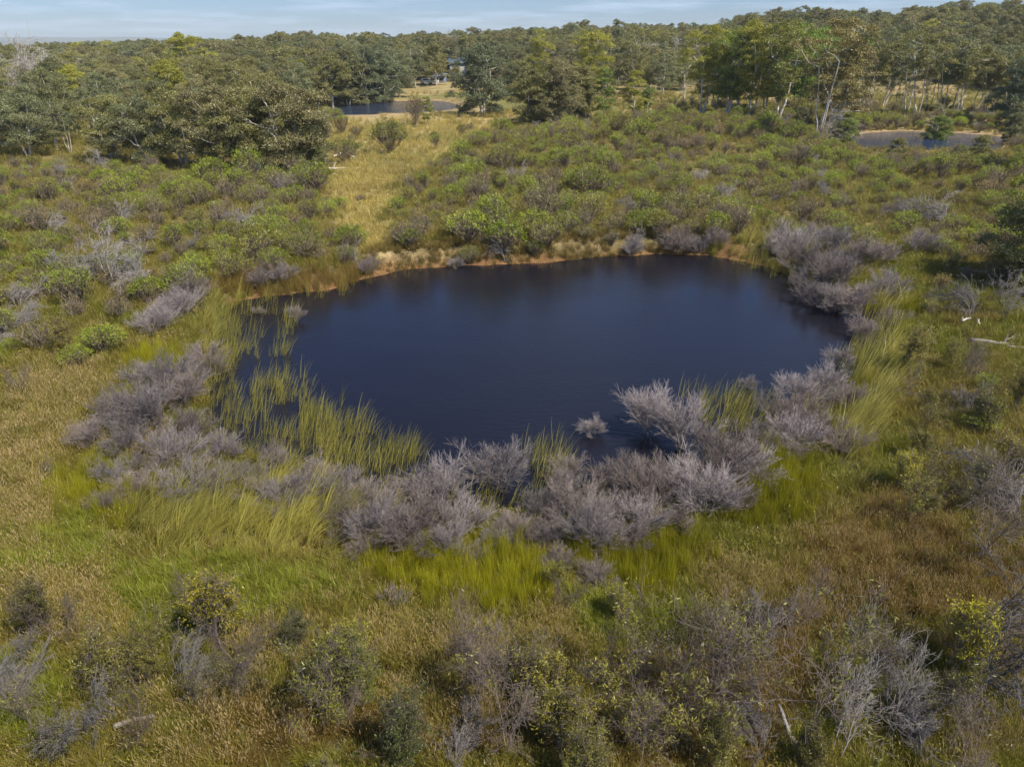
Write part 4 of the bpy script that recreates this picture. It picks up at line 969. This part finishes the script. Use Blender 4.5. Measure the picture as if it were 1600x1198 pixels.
# the forest
FB = np.array([(-900,245),(0,238),(120,228),(150,215),(250,205),(420,200),(490,168),(560,155),(625,145),(640,128),(700,122),(760,124),(790,140),(800,150),(900,147),(1030,147),(1060,150),(1085,128),(1330,128),(1500,128),(1640,170),(2600,230),(2600,-400),(-900,-400)], float)
n = 60000; fx, fy = sample(n, -480, 520, 88, 455); k = np.abs(fx) < 0.82*fy+30; fx, fy = fx[k], fy[k]
fz = height(fx, fy); fu, fv = proj(fx, fy, fz); fk = inpoly(fu, fv, FB) & (fy > 90)
hole = ((fu-722)/20)**2+((fv-128)/14)**2 < 1; hole |= ((fu-1440)/75)**2+((fv-138)/12)**2 < 1; hole |= ((fu-352)/10)**2+((fv-152)/14)**2 < 1
hole |= (np.abs(fx-8) < -1)
fk &= ~hole; fx, fy, fz, fu, fv = fx[fk], fy[fk], fz[fk], fu[fk], fv[fk]
grid = {}
def near(x, y, R):
    k = (int(x//8), int(y//8))
    return any((x-a)**2+(y-b)**2 < max(R, r)**2 for i in (-1, 0, 1) for j in (-1, 0, 1) for (a, b, r) in grid.get((k[0]+i, k[1]+j), ()))
for o in occ: grid.setdefault((int(o[0]//8), int(o[1]//8)), []).append(o)
sel = []
for i in range(len(fx)):
    R = 5.2
    if not near(fx[i], fy[i], R): grid.setdefault((int(fx[i]//8), int(fy[i]//8)), []).append((fx[i], fy[i], R)); sel.append(i)
sel = np.array(sel); vis = np.abs(fu[sel]-800) < 806; sel = sel[np.argsort(np.where(vis, 0, 1e6)+fy[sel])]; print('forest', len(sel))
def fcolor(x, y):
    r = RNG.random(); n = fbm(x, y, 40, 95)
    if r < 0.36: c = OLV
    elif r < 0.62: c = BRN
    elif r < 0.86: c = GRY
    elif r < 0.95: c = DKB
    else: c = YEL
    return np.array(c)*(0.8+0.4*n)*RNG.uniform(0.85, 1.15), ('olive', 'brownish', 'grey-green', 'dark', 'yellow-green')[0 if c is OLV else 1 if c is BRN else 2 if c is GRY else 3 if c is DKB else 4]
def fregion(u, y):
    a = 'at the far left' if u < 200 else 'behind the left tree clump' if u < 500 else 'behind the brown dam' if u < 700 else 'behind the dense rounded group' if u < 1050 else 'behind the tall right-hand stand' if u < 1340 else 'behind the back right dam'
    return a
NT = 300-len(occ)
for q, i in enumerate(sel[:NT]):
    kind = ('round', 'spread', 'round', 'tall', 'spread', 'round', 'sparse')[int(RNG.integers(0, 7))]; c, nm = fcolor(fx[i], fy[i])
    put_tree(fx[i], fy[i], fz[i], RNG.uniform(0.72, 1.05)*{'round': 0.9, 'spread': 1.0, 'tall': 0.72, 'sparse': 0.8}[kind], kind, int(RNG.integers(0, 3)), c,
             f"{nm} gum tree in the forest {fregion(fu[i], fy[i])}", f"{nm} forest gums {fregion(fu[i], fy[i])}")
i = sel[NT:]; m = len(i); fi = RNG.integers(0, len(FAR), m); ks = np.array([{'round': 0.9, 'spread': 1.0, 'tall': 0.74, 'sparse': 0.8}[FAR[j][0]] for j in fi])
fs = RNG.uniform(0.75, 1.1, m)*ks; tt = np.array([fcolor(fx[j], fy[j])[0] for j in i])
scatter('far_forest', np.stack([fx[i], fy[i], fz[i]-0.1], 1), np.stack([0*fs, 0*fs, RNG.random(m)*6.28], 1), fs, fi, tt, [f[1] for f in FAR], 'far off forest of olive and grey-green gum trees covering the rising ground', 'forest')

for (u, v, hp, j, lab) in [(25,178,85,5,'big bare dead tree with white limbs at the left edge'),(75,160,55,3,'smaller bare dead tree right of the big one at the left edge'),(1000,128,50,1,'bare pale dead tree in the forest left of the tall right-hand stand'),
    (1055,120,48,5,'bare grey dead tree above the left end of the tall right-hand stand'),(672,108,45,3,'bare pale dead tree in the forest above the brown dam'),(1290,224,45,1,'low white dead limbs at the foot of the white-stemmed gum')]:
    p = at(u, v); e = place('dead_tree', SK[j], p, RNG.random()*6.28, fit_height(SK[j], p, hp), (0.5, 0.46, 0.41)); tag(e, lab, 'dead tree')

# ---------------------------------------------------------------- logs, stumps, fallen branches
def log_thing(name, u, v, L, r, ang, seed, lab, cat='log', col=1.0, branches=3, lift=0.0, up=0.0):
    rng = np.random.default_rng(seed); p = at(u, v); mb, bb = MB(), MB()
    n = 9; t = np.linspace(-0.5, 0.5, n); P = np.stack([t*L, 0.04*L*np.sin(t*5+seed)+0*t, r*0.7+up*(t+0.5)*L+rng.normal(size=n)*0.01], 1)
    rr = r*(1.05-0.65*(t+0.5))*(0.9+0.25*rng.random(n)); K = 9
    rings = []
    for k in range(n):
        a = np.arange(K)/K*2*pi; q = rr[k]*(0.85+0.3*rng.random(K)); rings.append(np.stack([np.full(K, P[k, 0]), P[k, 1]+np.cos(a)*q, P[k, 2]+np.sin(a)*q], 1))
    V = np.concatenate(rings+[P[:1], P[-1:]]); Q = [[k*K+j, k*K+(j+1) % K, (k+1)*K+(j+1) % K, (k+1)*K+j] for k in range(n-1) for j in range(K)]
    T = [[n*K, (j+1) % K, j] for j in range(K)]+[[n*K+1, (n-1)*K+j, (n-1)*K+(j+1) % K] for j in range(K)]
    mb.add(V, q=Q, t=T, tone=col)
    for b in range(branches):
        k = rng.integers(2, n-1); d = norm(np.array([0.8*rng.random()+0.1, rng.normal()*0.8, 0.35+rng.random()*0.5])); a = P[k]; e = a+d*L*(0.12+0.22*rng.random())
        Q_, _ = limb(bb, a, e, rr[k]*0.45, rr[k]*0.12, rng, n=3, wig=0.06, k=5, tone=col)
        for _ in range(2): limb(bb, Q_[2], Q_[2]+norm(d+rng.normal(size=3)*0.6)*L*0.12, rr[k]*0.2, rr[k]*0.06, rng, n=2, k=4, tone=col)
    e = link(bpy.data.objects.new(name, None)); e.location = (p[0], p[1], p[2]+lift); e.rotation_euler = (0, 0, ang)
    part('bole', mb.mesh('log_bole', [M_wood], True), e)
    if branches: part('broken_branches', bb.mesh('log_branches', [M_wood]), e)
    return tag(e, lab, cat)
log_thing('fallen_log', 514, 269, 4.0, 0.16, 0.12, 3, 'long pale fallen log at the foot of the left tree clump', col=1.5, lift=0.3)
log_thing('fallen_log', 1555, 541, 2.3, 0.12, -0.15, 4, 'pale grey fallen log lying in the grass at the right', col=0.62, lift=0.12)
log_thing('fallen_log', 1596, 549, 1.4, 0.1, -0.25, 5, 'short pale log beside the grey one at the right edge', col=0.75, lift=0.12, branches=1)
log_thing('fallen_log', 1545, 432, 3.2, 0.09, -0.5, 6, 'thin pale branch lying on the bare earth at the right', col=1.1, lift=0.2)
log_thing('fallen_log', 1235, 384, 3.4, 0.06, -0.05, 7, 'thin bleached branch lying above the right shore reeds', col=1.0, lift=0.35)
log_thing('fallen_log', 215, 1140, 0.8, 0.07, 0.35, 8, 'short rotten grey log in the grass at the bottom left', col=0.6, lift=0.25, branches=1)
log_thing('fallen_log', 1225, 1150, 0.7, 0.07, 1.9, 9, 'broken grey stump leaning in the grass at the bottom right', 'stump', col=0.5, lift=0.1, up=0.6, branches=3)
log_thing('fallen_log', 880, 262, 3.0, 0.06, -0.2, 10, 'thin grey branch lying in the scrub behind the pond', col=1.0, lift=0.6)
log_thing('fallen_log', 200, 757, 0.9, 0.03, -0.1, 12, 'thin white stick lying on the green grass at the left', 'stick', col=1.3, lift=0.5, branches=1)
log_thing('fallen_branch', 1505, 514, 0.75, 0.06, 0.5, 14, 'small white piece of bleached branch on the right grass', 'branch', col=1.35, lift=0.5, branches=3)
log_thing('fallen_branch', 1525, 517, 0.7, 0.045, 1.1, 15, 'thinner white bleached branch right of the other white piece', 'branch', col=1.2, lift=0.5, branches=3)
for (u, v, L, a, sd_, lab) in ((537,247,2.6,0.6,21,'white bleached branch propped up in the open grass strip'),(545,248,2.4,2.4,22,'second white bleached branch crossing the propped one')):
    log_thing('fallen_branch', u, v, L, 0.11, a, sd_, lab, 'branch', col=1.7, lift=0.25, up=0.25, branches=4)

# ---------------------------------------------------------------- shed, house and vehicle far behind
def boxm(mb, c, s, mat=0):
    c = np.array(c, float); s = np.array(s, float)/2
    V = [c+s*[x, y, z] for z in (-1, 1) for x, y in ((-1, -1), (1, -1), (1, 1), (-1, 1))]
    mb.add(V, q=[[3, 2, 1, 0], [4, 5, 6, 7], [0, 1, 5, 4], [1, 2, 6, 5], [2, 3, 7, 6], [3, 0, 4, 7]], mat=mat)
def bpart(name, items, mat, parent):
    mb = MB()
    for c, s in items: boxm(mb, c, s)
    o = part(name, mb.mesh(name, [mat]), parent); md = o.modifiers.new('bevel', 'BEVEL'); md.width = 0.02; md.segments = 1; return o
m_wall = paint('cream_wall', (0.42, 0.43, 0.38), 0.8); m_roof = paint('blue_grey_roof', (0.16, 0.22, 0.27), 0.6); m_glass = paint('window_glass', (0.05, 0.06, 0.07), 0.1)
m_shed = paint('blue_grey_steel', (0.22, 0.27, 0.36), 0.5); m_white = paint('white_paint', (0.75, 0.76, 0.78), 0.35); m_tyre = paint('black_rubber', (0.03, 0.03, 0.03), 0.8)
def building(name, loc, rz, w, d, h, roofm, wallm, lab, cat, rise=1.0):
    e = link(bpy.data.objects.new(name, None)); e.location = loc; e.rotation_euler = (0, 0, rz)
    bpart('wall', [((0, 0, h/2-0.3), (w, d, h+0.6))], wallm, e)
    mb = MB(); W2, D2 = w/2+0.5, d/2+0.5; th = 0.12
    for sgn in (-1, 1):
        V = [(-W2, sgn*D2, h-0.1), (W2, sgn*D2, h-0.1), (W2, 0, h+rise), (-W2, 0, h+rise)]; V = V+[(x, y, z+th) for x, y, z in V]
        mb.add(V, q=[[0, 1, 2, 3], [4, 5, 6, 7], [0, 1, 5, 4], [1, 2, 6, 5], [2, 3, 7, 6], [3, 0, 4, 7]])
    n = int(w*3)
    for k in range(n):                      # corrugation ribs
        x = -W2+0.1+(2*W2-0.2)*k/(n-1)
        for sgn in (-1, 1): mb.tubes([(x, sgn*D2, h+th-0.08)], [(x, 0, h+rise+th+0.02)], 0.04, 0.04, 4)
    for sgn in (-1, 1): mb.add([(sgn*(w/2-0.01), -d/2, h+0.2), (sgn*(w/2-0.01), d/2, h+0.2), (sgn*(w/2-0.01), 0, h+rise)], t=[[0, 1, 2]])
    part('roof', mb.mesh('roof', [roofm]), e)
    for k in range(3):
        x = -w*0.32+k*w*0.32
        f = bpart('window' if k != 1 else 'door', [((x, -d/2-0.03, h*0.55 if k != 1 else h*0.42), (1.4 if k != 1 else 1.0, 0.08, 1.1 if k != 1 else 2.0))], m_white, e)
        bpart('pane', [((x, -d/2-0.08, h*0.55 if k != 1 else h*0.62), (1.2 if k != 1 else 0.6, 0.04, 0.9 if k != 1 else 0.7))], m_glass, f)
    return tag(e, lab, cat)
p = at(732, 122); building('house', (p[0]-1.5, p[1]+8, p[2]), 0.1, 10, 6, 4.2, m_roof, m_wall, 'pale house with a blue-grey roof half hidden behind the trees', 'house', 1.4)
p = at(684, 131); building('shed', (p[0], p[1]+3, p[2]), -0.15, 4.6, 3.4, 2.2, m_shed, m_shed, 'small blue-grey shed in the shade under the gum tree', 'shed', 0.5)
p = at(667, 132); e = link(bpy.data.objects.new('parked_van', None)); e.location = p; e.rotation_euler = (0, 0, 0.4); e.scale = (0.85, 0.85, 0.85)
mb = MB(); prof = [(-2.1, 0.45), (-2.1, 1.0), (-1.95, 1.95), (0.9, 2.0), (1.5, 1.25), (2.1, 1.05), (2.15, 0.45)]
V = [(x, -0.85, z) for x, z in prof]+[(x, 0.85, z) for x, z in prof]; n = len(prof)
q = [[k, (k+1) % n, n+(k+1) % n, n+k] for k in range(n)]; mb.add(V, q=q)
for s_ in (0, n): mb.add(np.zeros((0, 3)));
mb.add(V[:n], q=[[0, 1, 5, 6], [1, 2, 3, 4]], t=[[1, 4, 5]]); mb.add(V[n:], q=[[0, 1, 5, 6], [1, 2, 3, 4]], t=[[1, 4, 5]])
part('body', mb.mesh('van_body', [m_white]), e)
bpart('window', [((-0.5, -0.87, 1.6), (2.2, 0.04, 0.45))], m_glass, e); bpart('window', [((-0.5, 0.87, 1.6), (2.2, 0.04, 0.45))], m_glass, e)
for sx in (-1.35, 1.35):
    for sy in (-0.86, 0.86):
        wm_ = MB(); wm_.tubes([(sx, sy-0.1, 0.33)], [(sx, sy+0.1, 0.33)], 0.33, 0.33, 14)
        for yy_ in (-0.1, 0.1):
            a = np.arange(14)/14*2*pi; wm_.add(np.concatenate([np.stack([sx+0.33*np.cos(a), 0*a+sy+yy_, 0.33+0.33*np.sin(a)], 1), [[sx, sy+yy_*1.2, 0.33]]]), t=[[14, j, (j+1) % 14] for j in range(14)])
        part('wheel', wm_.mesh('wheel', [m_tyre]), e)
tag(e, 'white van parked left of the blue-grey shed', 'van')

# ---------------------------------------------------------------- air
if HAZE:
    mb = MB(); boxm(mb, (0, 3500, 40), (19800, 9000, 150)); 
    m, N, L = new_mat('haze_air'); o = N.new('ShaderNodeOutputMaterial'); v = N.new('ShaderNodeVolumePrincipled')
    v.inputs['Density'].default_value = 0.00011; v.inputs['Color'].default_value = (0.80, 0.91, 1.0, 1); v.inputs['Anisotropy'].default_value = 0.0
    L.new(v.outputs[0], o.inputs['Volume'])
    h = link(bpy.data.objects.new('haze', mb.mesh('haze', [m]))); tag(h, 'thin pale blue haze over the whole landscape', 'haze', kind='stuff')
# look-alikes are told apart by their order from the left
same = {}
for o in S.objects:
    if o.parent is None and o.get('label') and o.get('group'): same.setdefault(o['label'], []).append(o)
for lab, L_ in same.items():
    if len(L_) < 2: continue
    L_.sort(key=lambda o: float(proj(o.location.x, o.location.y, o.location.z)[0]))
    for k, o in enumerate(L_):
        t = f"{lab}, {ordn(k)}"
        o['label'] = t if len(t.split()) <= 16 else f"{lab}, {NUM[k]}" if len(lab.split()) < 16 else lab
print('objects', len(S.objects))
